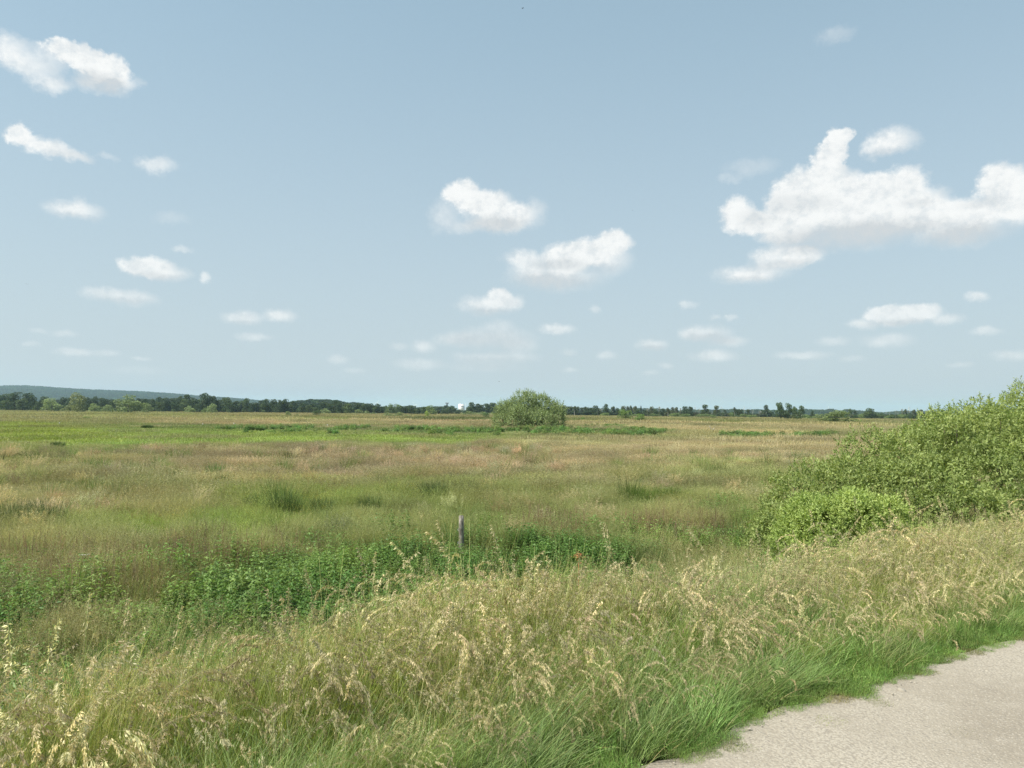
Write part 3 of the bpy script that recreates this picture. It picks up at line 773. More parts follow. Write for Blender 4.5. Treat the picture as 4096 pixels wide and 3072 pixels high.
def bank():
    # tall grass between the verge and the ditch
    x, y, u, s = sample_su(15000, -14, 32, 0.38, 5.4, 0.8)
    k0 = u < 4.15 + (fbm(s * 0.5, s * 0 + 2, 66, 3) - .5) * 1.6 - 0.9 * sst(2, -6, s) + rng.normal(0, .12, len(u))
    x, y, u, s = x[k0], y[k0], u[k0], s[k0]
    p = rng.random(len(x))
    h = (0.34 + 0.60 * sst(0.35, 1.5, u)) * (1 - 0.30 * sst(2.4, 4.4, u))
    dry = dryness(x, y)
    patchn = fbm(x * 0.8, y * 0.8, 61, 3)
    lush = sst(0.55, 0.7, fbm(x * 0.6 + 5, y * 0.6, 62, 3))[:, None]
    tint = (G_BANK * (1 - lush) + G_LUSH * lush)
    yb = sst(0.5, 0.75, fbm(x * 0.45 + 25, y * 0.45, 64, 3))[:, None]
    tint = tint * (1 - 0.5 * yb) + np.array((0.21, 0.22, 0.07)) * 0.5 * yb
    n = len(x)
    rz = rng.normal(0.1, 1.1, n); sc = h * U(0.78, 1.12, n) * (0.62 + 0.62 * patchn)
    tint = tint * (0.72 + 0.6 * fbm(x * 2.1, y * 2.1, 67, 2))[:, None]
    k = (p < 0.13 + 0.50 * dry)
    hd = STRAW * (1 - 0.45 * rng.random(n)[:, None]) + STRAW2 * 0.45 * rng.random(n)[:, None]
    scatter('seeding_grass', 'tall seeding grass with drooping straw coloured heads on the bank', 'grass', C_TALL, x[k], y[k], rz[k], sc[k], jit(tint[k], k.sum()), jit(hd[k], k.sum(), 0.07), 0.06)
    k = (p > 0.56) & (u > 0.55)
    scatter('bank_grass', 'tall green grass leaves growing thick on the bank', 'grass', C_TALLG, x[k], y[k], rz[k], sc[k] * 0.9, jit(tint[k], k.sum(), .16), jit(hd[k] * 0.8, k.sum(), 0.15), 0.06)
    # lodged lush grass lying to the right near the track
    x, y, u, s = sample_su(5200, -14, 30, 0.32, 2.0, 0.4)
    w = fbm(s * 0.6, u * 0.3, 71, 3)
    Xl, Yl, ok = to_px(np.stack([x, y, H(x, y) + 0.3], -1)); Xl = Xl * .54
    k = rng.random(len(x)) < (0.05 + 0.40 * sst(0.50, 0.62, w) + 0.8 * sst(950, 1150, Xl) * sst(1800, 1550, Xl) * sst(0.35, 0.5, w)) * sst(2.2, 1.3, u)
    x, y, u = x[k], y[k], u[k]; n = len(x)
    scatter('lodged_grass', 'long bright green grass blown over beside the track', 'grass', C_LODGE, x, y, rng.normal(0.25, 0.6, n), U(0.55, 0.95, n) * (0.6 + 0.4 * sst(0.3, 1.0, u)), jit((0.25, 0.36, 0.12), n), jit(STRAW * 0.8, n), 0.05)
    # short verge turf with a ragged edge over the gravel
    x, y, u, s = sample_su(15000, -12, 30, -0.35, 1.3, 0.1)
    e = edge_wob(s)
    k = (u > e + rng.exponential(0.09, len(u)) + 0.02) & (rng.random(len(u)) < 0.3 + 0.7 * sst(0.0, 0.25, u - e))
    x, y, u, e = x[k], y[k], u[k], e[k]; n = len(x)
    sc = U(0.5, 0.9, n) * (0.30 + 0.8 * sst(0.0, 0.7, u - e))
    wb = sst(0.12, 0.0, u - e)[:, None] * 0.5
    scatter('verge_turf', 'short green turf and clover along the gravel edge', 'grass', C_SHORT, x, y, U(0, 6.28, n), sc, jit(G_LUSH * 1.25 * (1 - wb) + np.array((0.26, 0.24, 0.10)) * wb, n, 0.15), jit(STRAW, n), 0.05)
    # small weeds creeping into the gravel
    x, y, u, s = sample_su(3600, -10, 30, -0.9, 0.25, 0.1)
    k = rng.random(len(u)) < np.exp((u - 0.2 - edge_wob(s)) / 0.16) * 0.5
    x, y = x[k], y[k]; n = len(x)
    scatter('creeping_weeds', 'tiny weeds creeping from the verge into the gravel', 'weeds', C_SHORT, x, y, U(0, 6.28, n), U(0.12, 0.30, n), jit((0.20, 0.21, 0.085), n, 0.3), jit(STRAW, n))
bank()

def green_zone(x, y):
    X, Y, ok = to_px(np.stack([x, y, H(x, y) + 0.5], -1)); X = X * .54; Y = Y * .54
    wv = (fbm(x * 0.35, y * 0.35, 84, 3) - .5)
    g = 0
    for (cx, cy, rx, ry) in ((860, 1226, 430, 62), (1150, 1206, 230, 42), (560, 1274, 200, 46)):
        g = np.maximum(g, sst(1.2, 0.75, np.sqrt(((X - cx) / rx) ** 2 + ((Y - cy) / ry) ** 2) + wv * 0.7))
    g = np.maximum(g, 0.6 * sst(1.2, 0.7, np.sqrt(((X - 1450) / 300) ** 2 + ((Y - 1160) / 22) ** 2) + wv))
    return np.maximum(g, 0.22 * sst(1.2, 0.7, np.sqrt(((X - 200) / 330) ** 2 + ((Y - 1310) / 75) ** 2) + wv * 1.4))

def ditch():
    x, y, u, s = sample_su(13000, -24, 34, 3.7, 13.5, 0.6)
    X, Y, ok = to_px(np.stack([x, y, H(x, y) + 0.5], -1)); X = X * .54; Y = Y * .54
    n = len(x)
    nz = fbm(x * 0.5, y * 0.5, 81, 3)
    core = green_zone(x, y)
    tail = sst(10.5, 8.0, u)
    p = rng.random(n)
    k = (p < (0.03 + 0.95 * core) * 0.62)
    tn = sst(0.35, 0.65, fbm(x * 0.8, y * 0.8, 83, 3))[:, None]
    tint = np.array(C['nettle']) * (1 - tn) + np.array((0.200, 0.305, 0.085)) * tn
    scatter('nettles', 'dense dark green nettles filling the ditch', 'nettles', C_NET, x[k], y[k], U(0, 6.28, k.sum()), U(0.65, 1.05, k.sum()) * (0.7 + 0.5 * nz[k]), jit(tint[k], k.sum()), jit(STRAW2, k.sum()), 0.05)
    k = (p > 0.62) & (p < 0.66 + 0.06 * core)
    scatter('ditch_herbs', 'narrow leaved green herbs among the nettles', 'herbs', C_HERB, x[k], y[k], U(0, 6.28, k.sum()), U(0.7, 1.1, k.sum()), jit(tint[k] * 1.1, k.sum()), jit(STRAW2, k.sum()), 0.05)
    k = (p > 0.72) & (p < 0.74 + 0.26 * tail)
    scatter('ditch_grass', 'lush green grass of the ditch sides', 'grass', C_TALLG, x[k], y[k], rng.normal(0.1, 0.8, k.sum()), U(0.40, 0.72, k.sum()), jit(G_LUSH * 1.1, k.sum()), jit(STRAW2 * 0.9, k.sum()), 0.06)
    xg, yg, ug, sg = sample_su(5200, -24, 34, 3.4, 9.5, 0.6)
    m = len(xg); tn2 = fbm(xg * .5, yg * .5, 85, 3)[:, None]
    scatter('fresh_grass', 'fresh bright green grass at the foot of the bank and round the nettles', 'grass', C_GRN, xg, yg, U(0, 6.28, m), U(0.8, 1.5, m), jit(np.array((0.145, 0.285, 0.065)) * (.7 + .6 * tn2), m, .15), jit(STRAW2, m), 0.06)
    # rusty dock and sorrel patches
    Dk = [(520, 1165, 190, 26), (140, 1195, 230, 40), (1330, 1128, 210, 20), (1180, 1115, 100, 16), (1470, 1105, 120, 24), (300, 1215, 160, 24), (180, 1250, 260, 40), (420, 1190, 160, 26), (1500, 1135, 90, 15), (60, 1180, 80, 30)]
    x, y, u, s = sample_su(6000, -30, 34, 6.5, 18.0, 0.6)
    X, Y, ok = to_px(np.stack([x, y, H(x, y) + 0.6], -1)); X = X * .54; Y = Y * .54
    w = 0
    for (cx, cy, rx, ry) in Dk: w = np.maximum(w, sst(1.2, 0.5, np.sqrt(((X - cx) / rx) ** 2 + ((Y - cy) / ry) ** 2)))
    k = rng.random(len(x)) < w * 0.95
    x, y = x[k], y[k]; n = len(x)
    scatter('sorrel', 'reddish brown sorrel and dock in seed along the ditch', 'sorrel', C_DOCK, x, y, U(0, 6.28, n), U(0.7, 1.1, n), jit((0.17, 0.20, 0.075), n), jit((0.36, 0.24, 0.165), n, 0.22), 0.05)
ditch()

def meadow():
    def lay(name, label, cf, cg, n, r0, r1, scl, zo=0.0, hvar=True, gthr=0.5, thin=1.0):
        x, y = sample_ring(n, r0, r1)
        u = uu(x, y)
        z = H(x, y)
        k = (u > 7.8 + rng.normal(0, 0.8, len(u))) & (rng.random(len(u)) > 0.95 * green_zone(x, y)) & in_view(x, y, z + 0.4, 620)
        x, y, z = x[k], y[k], z[k]
        col = veg(x, y, z + 0.35); b = brownness(col)
        m = len(x); p = rng.random(m)
        col = col * (1.13, 1.12, 1.0) * (0.58 + 0.86 * fbm(x / (r0 * .07), y / (r0 * .07), 93, 3))[:, None]
        short = 1 - 0.55 * (1 - b) * sst(40, 70, np.hypot(x, y)) * sst(160, 120, np.hypot(x, y))
        greenb = np.array(C['green2'])[None, :] * 0.5 + col * 0.5 * (1, 1.05, 0.9)
        s3 = U(0.8, 1.2, m)[:, None] * np.array(scl)[None, :] * np.stack([np.ones(m), np.ones(m), short * (0.25 + 1.5 * fbm(x / (r0 * .08), y / (r0 * .08), 91, 3))], -1)
        kf = p < 0.12 + 0.88 * sst(0.15, 0.6, b)
        hd = col * 1.12
        blade = greenb * (1 - b[:, None]) + (greenb * 0.45 + col * 0.55) * b[:, None]
        if cf is cg:
            scatter(name, label, 'grass', cf, x, y, U(0, 6.28, m), s3, jit(blade * 0.4 + col * 0.6, m, 0.10), jit(hd, m, 0.1), 0, zo)
        else:
            scatter(name, label, 'grass', cf, x[kf], y[kf], U(0, 6.28, kf.sum()), s3[kf], jit(blade[kf], kf.sum(), 0.13), jit(hd[kf], kf.sum(), 0.13), 0, zo)
            kg = ~kf
            scatter(name.replace('seeding', 'leafy').replace('brown', 'green'), label.replace('brown seeding', 'green leafy'), 'grass', cg, x[kg], y[kg], U(0, 6.28, kg.sum()), s3[kg], jit(col[kg], kg.sum(), 0.13), jit(hd[kg] * 1.1, kg.sum(), 0.08), 0, zo)
    lay('near_seeding_grass', 'brown seeding grass of the near meadow beyond the ditch', C_FOG, C_GRN, 11000, 8, 27, (1, 1, 1))
    lay('middle_seeding_grass', 'brown seeding grass in the middle of the meadow', C_FOG2, C_GRN2, 9000, 24, 68, (1, 1, 1))
    lay('distant_meadow_grass', 'mottled grass tufts of the distant meadow', C_FAR, C_FAR, 7000, 62, 190, (1, 1, 1))
    lay('horizon_meadow_grass', 'pale tufted grass far out below the tree line', C_FARV, C_FARV, 6000, 170, 900, (1, 1, 1))
meadow()

def tufts():
    def tuft(n, h, w, lean):
        a = Acc(); t = rng.uniform(0, 6.28, n); r = np.abs(rng.normal(0, .10, n))
        b = np.stack([np.cos(t) * r, np.sin(t) * r, np.zeros(n)], -1)
        blades(a, b, t, U(0.02, lean, n), U(0.5, 1.1, n) * h, U(0.7, 1.3, n) * w, U(0, .7, n), 3, 0, (0.6, 1.4), 0.05)
        return a
    cg = coll('tuft_green', [tuft(130, .55, .008, .5), tuft(170, .7, .008, .35), tuft(100, .45, .010, .7)])
    cs = coll('tuft_straw', [fog_patch(60, 60, .75, .14, 26, 1.6, 1.9), fog_patch(40, 80, .65, .18, 22, 1.6, 1.9)])
    x, y = sample_ring(3600, 11, 52)
    k = (uu(x, y) > 9.5) & in_view(x, y, H(x, y) + .4, 250) & (green_zone(x, y) < .4)
    x, y = x[k], y[k]
    n1 = fbm(x * .22, y * .22, 101, 3); q = rng.random(len(x)); d = np.hypot(x, y)
    k = q < sst(.46, .62, n1) * .55 + .06
    col = veg(x, y)
    big = (1 + d / 55)
    m = k.sum()
    scatter('green_tufts', 'darker green grass tufts standing out of the meadow', 'grass', cg, x[k], y[k], U(0, 6.28, m), U(.6, 1.25, m) * big[k] ** .6, jit(np.array((.17, .25, .065)), m, .25), jit(STRAW2, m), 0.08)
    k = (q > .55) & (q < .55 + sst(.46, .62, fbm(x * .2 + 9, y * .2, 102, 3)) * .40 + .05); m = k.sum()
    scatter('straw_tufts', 'pale straw coloured seeding tufts scattered through the meadow', 'grass', cs, x[k], y[k], U(0, 6.28, m), U(.6, 1.15, m) * big[k] ** .5, jit(col[k] * .8, m, .15), jit(col[k] * .5 + np.array((.36, .29, .18)), m, .2), 0.08)
tufts()

# dark green herb strips far out in the meadow and yellow flowers near
def strips():
    S = [(1000, 930, 420, 6), (700, 926, 300, 5), (1340, 931, 115, 8), (1300, 923, 60, 5), (1660, 940, 120, 6), (1750, 936, 60, 5), (500, 925, 150, 3), (1160, 929, 100, 6)]
    x, y = sample_ring(60000, 70, 190)
    z = H(x, y)
    X, Y, ok = to_px(np.stack([x, y, z + 0.4], -1)); X = X * .54; Y = Y * .54
    w = 0
    for (cx, cy, rx, ry) in S: w = np.maximum(w, sst(1.15, 0.7, np.sqrt(((X - cx) / rx) ** 2 + ((Y - cy) / ry) ** 2)))
    k = rng.random(len(x)) < w * sst(0.42, 0.62, fbm(x * 0.25, y * 0.12, 95, 3)) * 0.5
    x, y = x[k], y[k]; n = len(x)
    scatter('reed_strip', 'dark green tall herbs along a wet strip across the meadow', 'reeds', C_STRIP, x, y, U(0, 6.28, n), U(0.35, 0.95, n), jit(np.array(C['herb']) * 1.6, n, 0.25), jit(C['lherb'], n))
C_STRIP = coll('strip', [nettle_patch(14, 0.8, 0.45, 0.30, 0.30, 6), nettle_patch(10, 1.0, 0.45, 0.30, 0.30, 6)])
strips()

def flower_bits():
    a = Acc()
    n = 26
    P, st = blades(a, disc(n, 0.5), U(0, 6.28, n), U(0, 0.3, n), U(0.35, 0.6, n), U(0.002, 0.003, n), U(0, 0.4, n), 3, 0, (0.7, 1), 0, 0.5)
    for q in range(3):
        an = q * 1.05
        leaf_quads(a, P[:, -1] - np.array([np.cos(an), np.sin(an), 0]) * 0.012, np.tile((np.cos(an), np.sin(an), 0.1), (n, 1)), np.tile((0, 0, 1.0), (n, 1)), U(.02, .028, n), U(.012, .018, n), 1.0)
    c = coll('yellow', [a])
    B = [(700, 1075, 220, 22), (640, 1100, 120, 15), (1110, 1075, 120, 26), (860, 1060, 130, 14), (1450, 1080, 110, 14), (430, 1110, 110, 14)]
    x, y = sample_ring(9000, 11, 34)
    X, Y, ok = to_px(np.stack([x, y, H(x, y) + 0.4], -1)); X = X * .54; Y = Y * .54
    w = 0
    for (cx, cy, rx, ry) in B: w = np.maximum(w, sst(1.2, 0.4, np.sqrt(((X - cx) / rx) ** 2 + ((Y - cy) / ry) ** 2)))
    k = (rng.random(len(x)) < w * 0.30 + 0.004) & (uu(x, y) > 9)
    x, y = x[k], y[k]; n = len(x)
    scatter('yellow_flowers', 'small yellow flowers dotted through the meadow grass', 'flowers', c, x, y, U(0, 6.28, n), U(0.8, 1.15, n), jit((0.15, 0.2, 0.06), n), jit((0.62, 0.52, 0.10), n))
flower_bits()

# pebbles on the track
def pebbles():
    accs = []
    for q in range(4):
        a = Acc()
        th = np.arange(7) / 7 * 2 * math.pi + U(-.25, .25, 7)
        r1 = U(0.8, 1.1, 7); hgt = U(0.35, 0.6, 1)[0]
        ring0 = np.stack([np.cos(th) * r1, np.sin(th) * r1 * 0.75, np.zeros(7) - 0.1], -1)
        ring1 = np.stack([np.cos(th) * r1 * .95, np.sin(th) * r1 * .7, np.full(7, hgt * .55)], -1)
        ring2 = np.stack([np.cos(th) * r1 * .5, np.sin(th) * r1 * .4, np.full(7, hgt)], -1)
        V = np.concatenate([ring0, ring1, ring2, [[0, 0, hgt * 1.05]]])
        Q = [(i, (i + 1) % 7, 7 + (i + 1) % 7, 7 + i) for i in range(7)] + [(7 + i, 7 + (i + 1) % 7, 14 + (i + 1) % 7, 14 + i) for i in range(7)]
        T = [(14 + i, 14 + (i + 1) % 7, 21) for i in range(7)]
        a.add(V, Q, T, (0, 1, 0)); accs.append(a)
    m, t = new_mat('pebble'); nt = NT(t)
    tn = nt.n('ShaderNodeAttribute', attribute_type='INSTANCER', attribute_name='tint')
    bs = nt.n('ShaderNodeBsdfPrincipled', ins={'Base Color': tn.outputs['Color'], 'Roughness': 0.9})
    nt.n('ShaderNodeOutputMaterial', ins={'Surface': bs.outputs[0]})
    c = coll('pebble', accs, m)
    x, y, u, s = sample_su(60000, -8, 26, -4.0, 0.15, 0)
    dens = 0.22 + 0.78 * sst(-0.9, -0.1, u) * sst(0.35, 0.6, fbm(x * 1.3, y * 1.3, 99, 3))
    dens *= 0.5 + sst(0.35, 0.6, fbm(x * 2.5, y * 2.5, 98, 3))
    k = (rng.random(len(x)) < dens * 0.55) & (u < edge_wob(s) + 0.08)
    x, y = x[k], y[k]; n = len(x)
    g = U(0.6, 1.25, n)[:, None] * (0.33, 0.295, 0.245)
    scatter('gravel', 'loose pale gravel stones on the track', 'gravel', c, x, y, U(0, 6.28, n), rng.lognormal(0, 0.45, n) * 0.0046, g, g, 0.15, 0.012)
pebbles()

# ------------------------------------------------------------------ shrubs near and far
def lump(X, Ytop, t, r, zb=None, ry=None):
    """ellipsoid lump whose top shows at pixel Ytop at forward distance t"""
    P = at_depth(X, Ytop, t); g = float(H(P[0], P[1])) if zb is None else zb
    rz = (P[2] - g) / 1.55
    return (P[0], P[1], P[2] - rz, r, ry or r, rz)

def sublumps(L, n, f0, f1, seed=3, bs=0.86):
    rg = np.random.default_rng(seed); out = [list(l) for l in L]
    A_ = np.array(L)
    for l in L:
        for q in range(n):
            d = rg.normal(0, 1, 3); d[2] = abs(d[2]) * 0.9 - 0.15; d = d / np.linalg.norm(d)
            p = np.array(l[:3]) + d * np.array(l[3:6]) * rg.uniform(0.74, 0.92)
            r = rg.uniform(f0, f1)
            qd = np.sqrt((((p - A_[:, :3]) / A_[:, 3:6]) ** 2).sum(1)).min()
            if qd > 0.6: out.append([*p, r, r, r * rg.uniform(.8, 1.1)])
    return [[*o[:3], *(np.array(o[3:6]) * (bs if k < len(L) else 1))] for k, o in enumerate(out)]

def shell_points(L, N, r0=0.75, r1=1.04, up=0.15):
    L = np.array(L); wts = (L[:, 3] * L[:, 5] + L[:, 3] * L[:, 4]); wts = wts / wts.sum()
    out = []; nrm = []; tot = 0
    while tot < N:
        i = rng.choice(len(L), N, p=wts)
        d = rng.normal(0, 1, (N, 3)); d[:, 2] += up; d = unit(d)
        # bumpy surface
        nz = fbm(d[:, 0] * 2.3 + i * 7.1 + d[:, 2] * 1.7, d[:, 1] * 2.3 + d[:, 2] * 2.1, 7, 3)
        rr = (r0 + (r1 - r0) * np.sqrt(rng.random(N))) * (0.80 + 0.42 * nz)
        p = L[i, :3] + d * L[i, 3:6] * rr[:, None]
        q = (p[:, None, :] - L[None, :, :3]) / L[None, :, 3:6]
        dist = np.sqrt((q ** 2).sum(-1)); dist[np.arange(N), i] = 9
        k = (dist.min(1) > 0.78) & (p[:, 2] > H(p[:, 0], p[:, 1]) + 0.05)
        out.append(p[k]); nrm.append(unit(d / L[i, 3:6])[k]); tot += k.sum()
    return np.concatenate(out)[:N], np.concatenate(nrm)[:N]

def sprigs(acc, P, Nn, Ltw, nl, leafL, wr=0.42, upb=0.6, var=0.12):
    """each point grows a twig of nl leaves"""
    N = len(P)
    ax = unit(Nn + np.array([0, 0, upb]) + rng.normal(0, 0.35, (N, 3)))
    Lt = Ltw * U(0.5, 1.3, N)
    clus = fbm(P[:, 0] * 1.6, P[:, 1] * 1.6 + P[:, 2] * 1.3, 15, 3)
    tv = 0.86 + 0.28 * clus + rng.normal(0, 0.07, N)
    part = np.clip(rng.normal(0.5, 0.22, N) + (clus - 0.5) * 0.6, 0, 1)
    for j in range(nl):
        f = (j + 0.6) / nl
        pos = P + ax * (Lt * f)[:, None]
        a = unit(np.cross(ax, rng.normal(0, 1, (N, 3))))
        d = unit(a * (1.0 - 0.5 * f) + ax * (0.35 + 0.5 * f))
        L = leafL * U(0.65, 1.25, N) * (1 - 0.25 * f)
        leaf_quads(acc, pos, d, unit(ax + rng.normal(0, 0.5, (N, 3))), L, L * wr, part, tv * U(1 - var, 1 + var, N), 0.1)

def shrub(name, label, cat, L, nsp, Ltw, nl, leafL, mat, bark=M_BARK, inner=True, color=(1, 1, 1), stems=14, group=None, wr=0.42, r1=1.04):
    L = np.array(L)
    c = L[:, :3].mean(0); base = np.array([c[0], c[1], float(H(c[0], c[1]))])
    root = link(bpy.data.objects.new(name, None)); root.location = base
    tag(root, label, cat, group)
    a = Acc()
    P, Nn = shell_points(L, nsp, 0.82, r1)
    sprigs(a, P - base, Nn, Ltw, nl, leafL, wr)
    if inner:
        P, Nn = shell_points(L, nsp // 3, 0.55, 0.85)
        sprigs(a, P - base, Nn, Ltw, nl, leafL * 1.3, wr)
    me = a.mesh('foliage', mat)
    f = link(bpy.data.objects.new('foliage', me), root); f.color = (*color, 1)
    for q in range(stems):
        b = Acc()
        i = rng.integers(0, len(L)); d = unit(rng.normal(0, 1, 3) + np.array([0, 0, 1.1]))
        e = L[i, :3] + d * L[i, 3:6] * rng.uniform(0.7, 1.0)
        s0 = np.array([L[i, 0] + rng.normal(0, L[i, 3] * .15), L[i, 1] + rng.normal(0, L[i, 4] * .15), 0]); s0[2] = float(H(s0[0], s0[1])) - 0.05
        m = (s0 + e) / 2 + rng.normal(0, 0.12, 3) * L[i, 3]
        pts = [s0, s0 * .6 + m * .4 + (0, 0, .1), m, (m + e) / 2 + rng.normal(0, .04, 3) * L[i, 3], e]
        r0 = 0.012 * L[i, 5] + 0.012
        tube(b, np.array(pts) - base, np.linspace(1, 0.2, 5) * r0 * 1.6, 5)
        link(bpy.data.objects.new('branch', b.mesh('branch', bark, True)), root)
    return root

# big sallow thicket on the right
SAL = [lump(3190, 2037, 16.0, 0.5), lump(3293, 1936, 16.2, 0.9), lump(3390, 1867, 16.4, 1.3), lump(3521, 1794, 17.0, 1.5), lump(3642, 1738, 17.4, 1.6), lump(3762, 1688, 17.8, 1.8),
       lump(3893, 1639, 18.2, 2.0), lump(4023, 1584, 18.6, 2.2), lump(4181, 1518, 19.2, 2.4), lump(4400, 1458, 20, 2.6), lump(4650, 1448, 21, 2.8),
       lump(3660, 1917, 15.7, 1.0), lump(3809, 1872, 16.0, 1.1), lump(3958, 1816, 16.3, 1.2), lump(4097, 1781, 16.6, 1.3), lump(3530, 1922, 15.9, 0.9), lump(4250, 1738, 17, 1.4),
       lump(3921, 1728, 20.5, 2.2), lump(4200, 1638, 21.5, 2.5), lump(3828, 2021, 15.0, 0.8), lump(4032, 2014, 15.2, 0.7)]
shrub('sallow_thicket', 'large dense green sallow thicket rising at the right edge of the bank', 'shrub', sublumps(SAL, 20, 0.34, 0.62, 3, 0.80), 20000, 0.19, 8, 0.078, M_NEAR, color=(1.30, 1.26, 1.30), stems=60)
LIT = [lump(3250, 2030, 14.2, 0.5), lump(3350, 1968, 14.0, 0.85), lump(3470, 1985, 14.0, 0.8), lump(3570, 2030, 13.9, 0.7), lump(3320, 2060, 13.6, 0.6), lump(3440, 2060, 13.5, 0.6)]
shrub('young_sallow', 'low yellow green sallow bush in front of the big thicket', 'shrub', sublumps(LIT, 10, 0.20, 0.42, 5, 0.78), 6000, 0.15, 8, 0.066, M_NEAR, color=(1.62, 1.60, 1.50), stems=16)

# lone willow out in the meadow
D = 133
WIL = [lump(2012, 1640, D, 1.5), lump(2030, 1606, D, 1.9), lump(2062, 1588, D, 1.9), lump(2098, 1572, D, 1.9), lump(2122, 1566, D + 1, 1.5), lump(2152, 1592, D, 1.6), lump(2172, 1578, D, 1.4), lump(2196, 1600, D, 1.9),
       lump(2228, 1612, D, 1.3), lump(2228, 1650, D, 1.2), lump(2080, 1640, D - 3, 2.2), lump(2150, 1646, D - 3, 2.2), lump(2120, 1610, D + 3, 2.6), lump(2040, 1668, D - 2, 1.8), lump(2195, 1672, D - 2, 1.3)]
w = shrub('lone_willow', 'big round light green willow bush standing alone in mid meadow', 'shrub', sublumps(WIL, 10, 0.45, 0.95, 9, 0.85), 4300, 0.75, 8, 0.24, M_WILL, stems=46, inner=True, color=(1.05, 1.1, 1.15), wr=0.42, r1=1.12)

# ------------------------------------------------------------------ tree prototypes (unit height, unit width) shared by all far trees
def puff_crown(a, puffs, n, leaf, squash=0.8):
    puffs = np.array(puffs); w = puffs[:, 3] ** 2; w = w / w.sum()
    i = rng.choice(len(puffs), n, p=w)
    d = rng.normal(0, 1, (n, 3)); d[:, 2] += 0.25; d = unit(d)
    r = puffs[i, 3] * (0.72 + 0.36 * np.sqrt(rng.random(n)))
    p = puffs[i, :3] + d * r[:, None] * (1, 1, squash)
    k = p[:, 2] > 0.02
    p, d, i = p[k], d[k], i[k]; n = len(p)
    L = leaf * U(0.6, 1.4, n)
    pvv = rng.uniform(0.82, 1.18, len(puffs))[i]
    pt = rng.uniform(0.1, 0.9, len(puffs))[i]
    leaf_quads(a, p - d * leaf * 0.3, unit(rng.normal(0, 1, (n, 3)) + d * 0.5), unit(d + rng.normal(0, 0.45, (n, 3))), L, L * 0.8, np.clip(pt + rng.normal(0, .15, n), 0, 1), pvv * U(0.85, 1.15, n))

def limb_set(a, z0, z1, n, spread, r, lean=0.0, top=0.9):
    tr = np.array([[0, 0, -0.02], [lean * .1, 0, z0], [lean * .4, 0.01, (z0 + z1) / 2], [lean, 0, z1]])
    tube(a, tr, np.array([1.3, 1.0, 0.7, 0.25]) * r, 6)
    for q in range(n):
        f = rng.uniform(0.3, 0.95); st = np.array([lean * f * f, 0, z0 + (z1 - z0) * f * 0.8])
        an = rng.uniform(0, 6.28)
        e = st + np.array([math.cos(an) * spread, math.sin(an) * spread, rng.uniform(0.08, 0.28)]) * rng.uniform(0.5, 1)
        tube(a, np.array([st, (st + e) / 2 + (0, 0, 0.02), e]), np.array([0.5, 0.35, 0.1]) * r, 4)

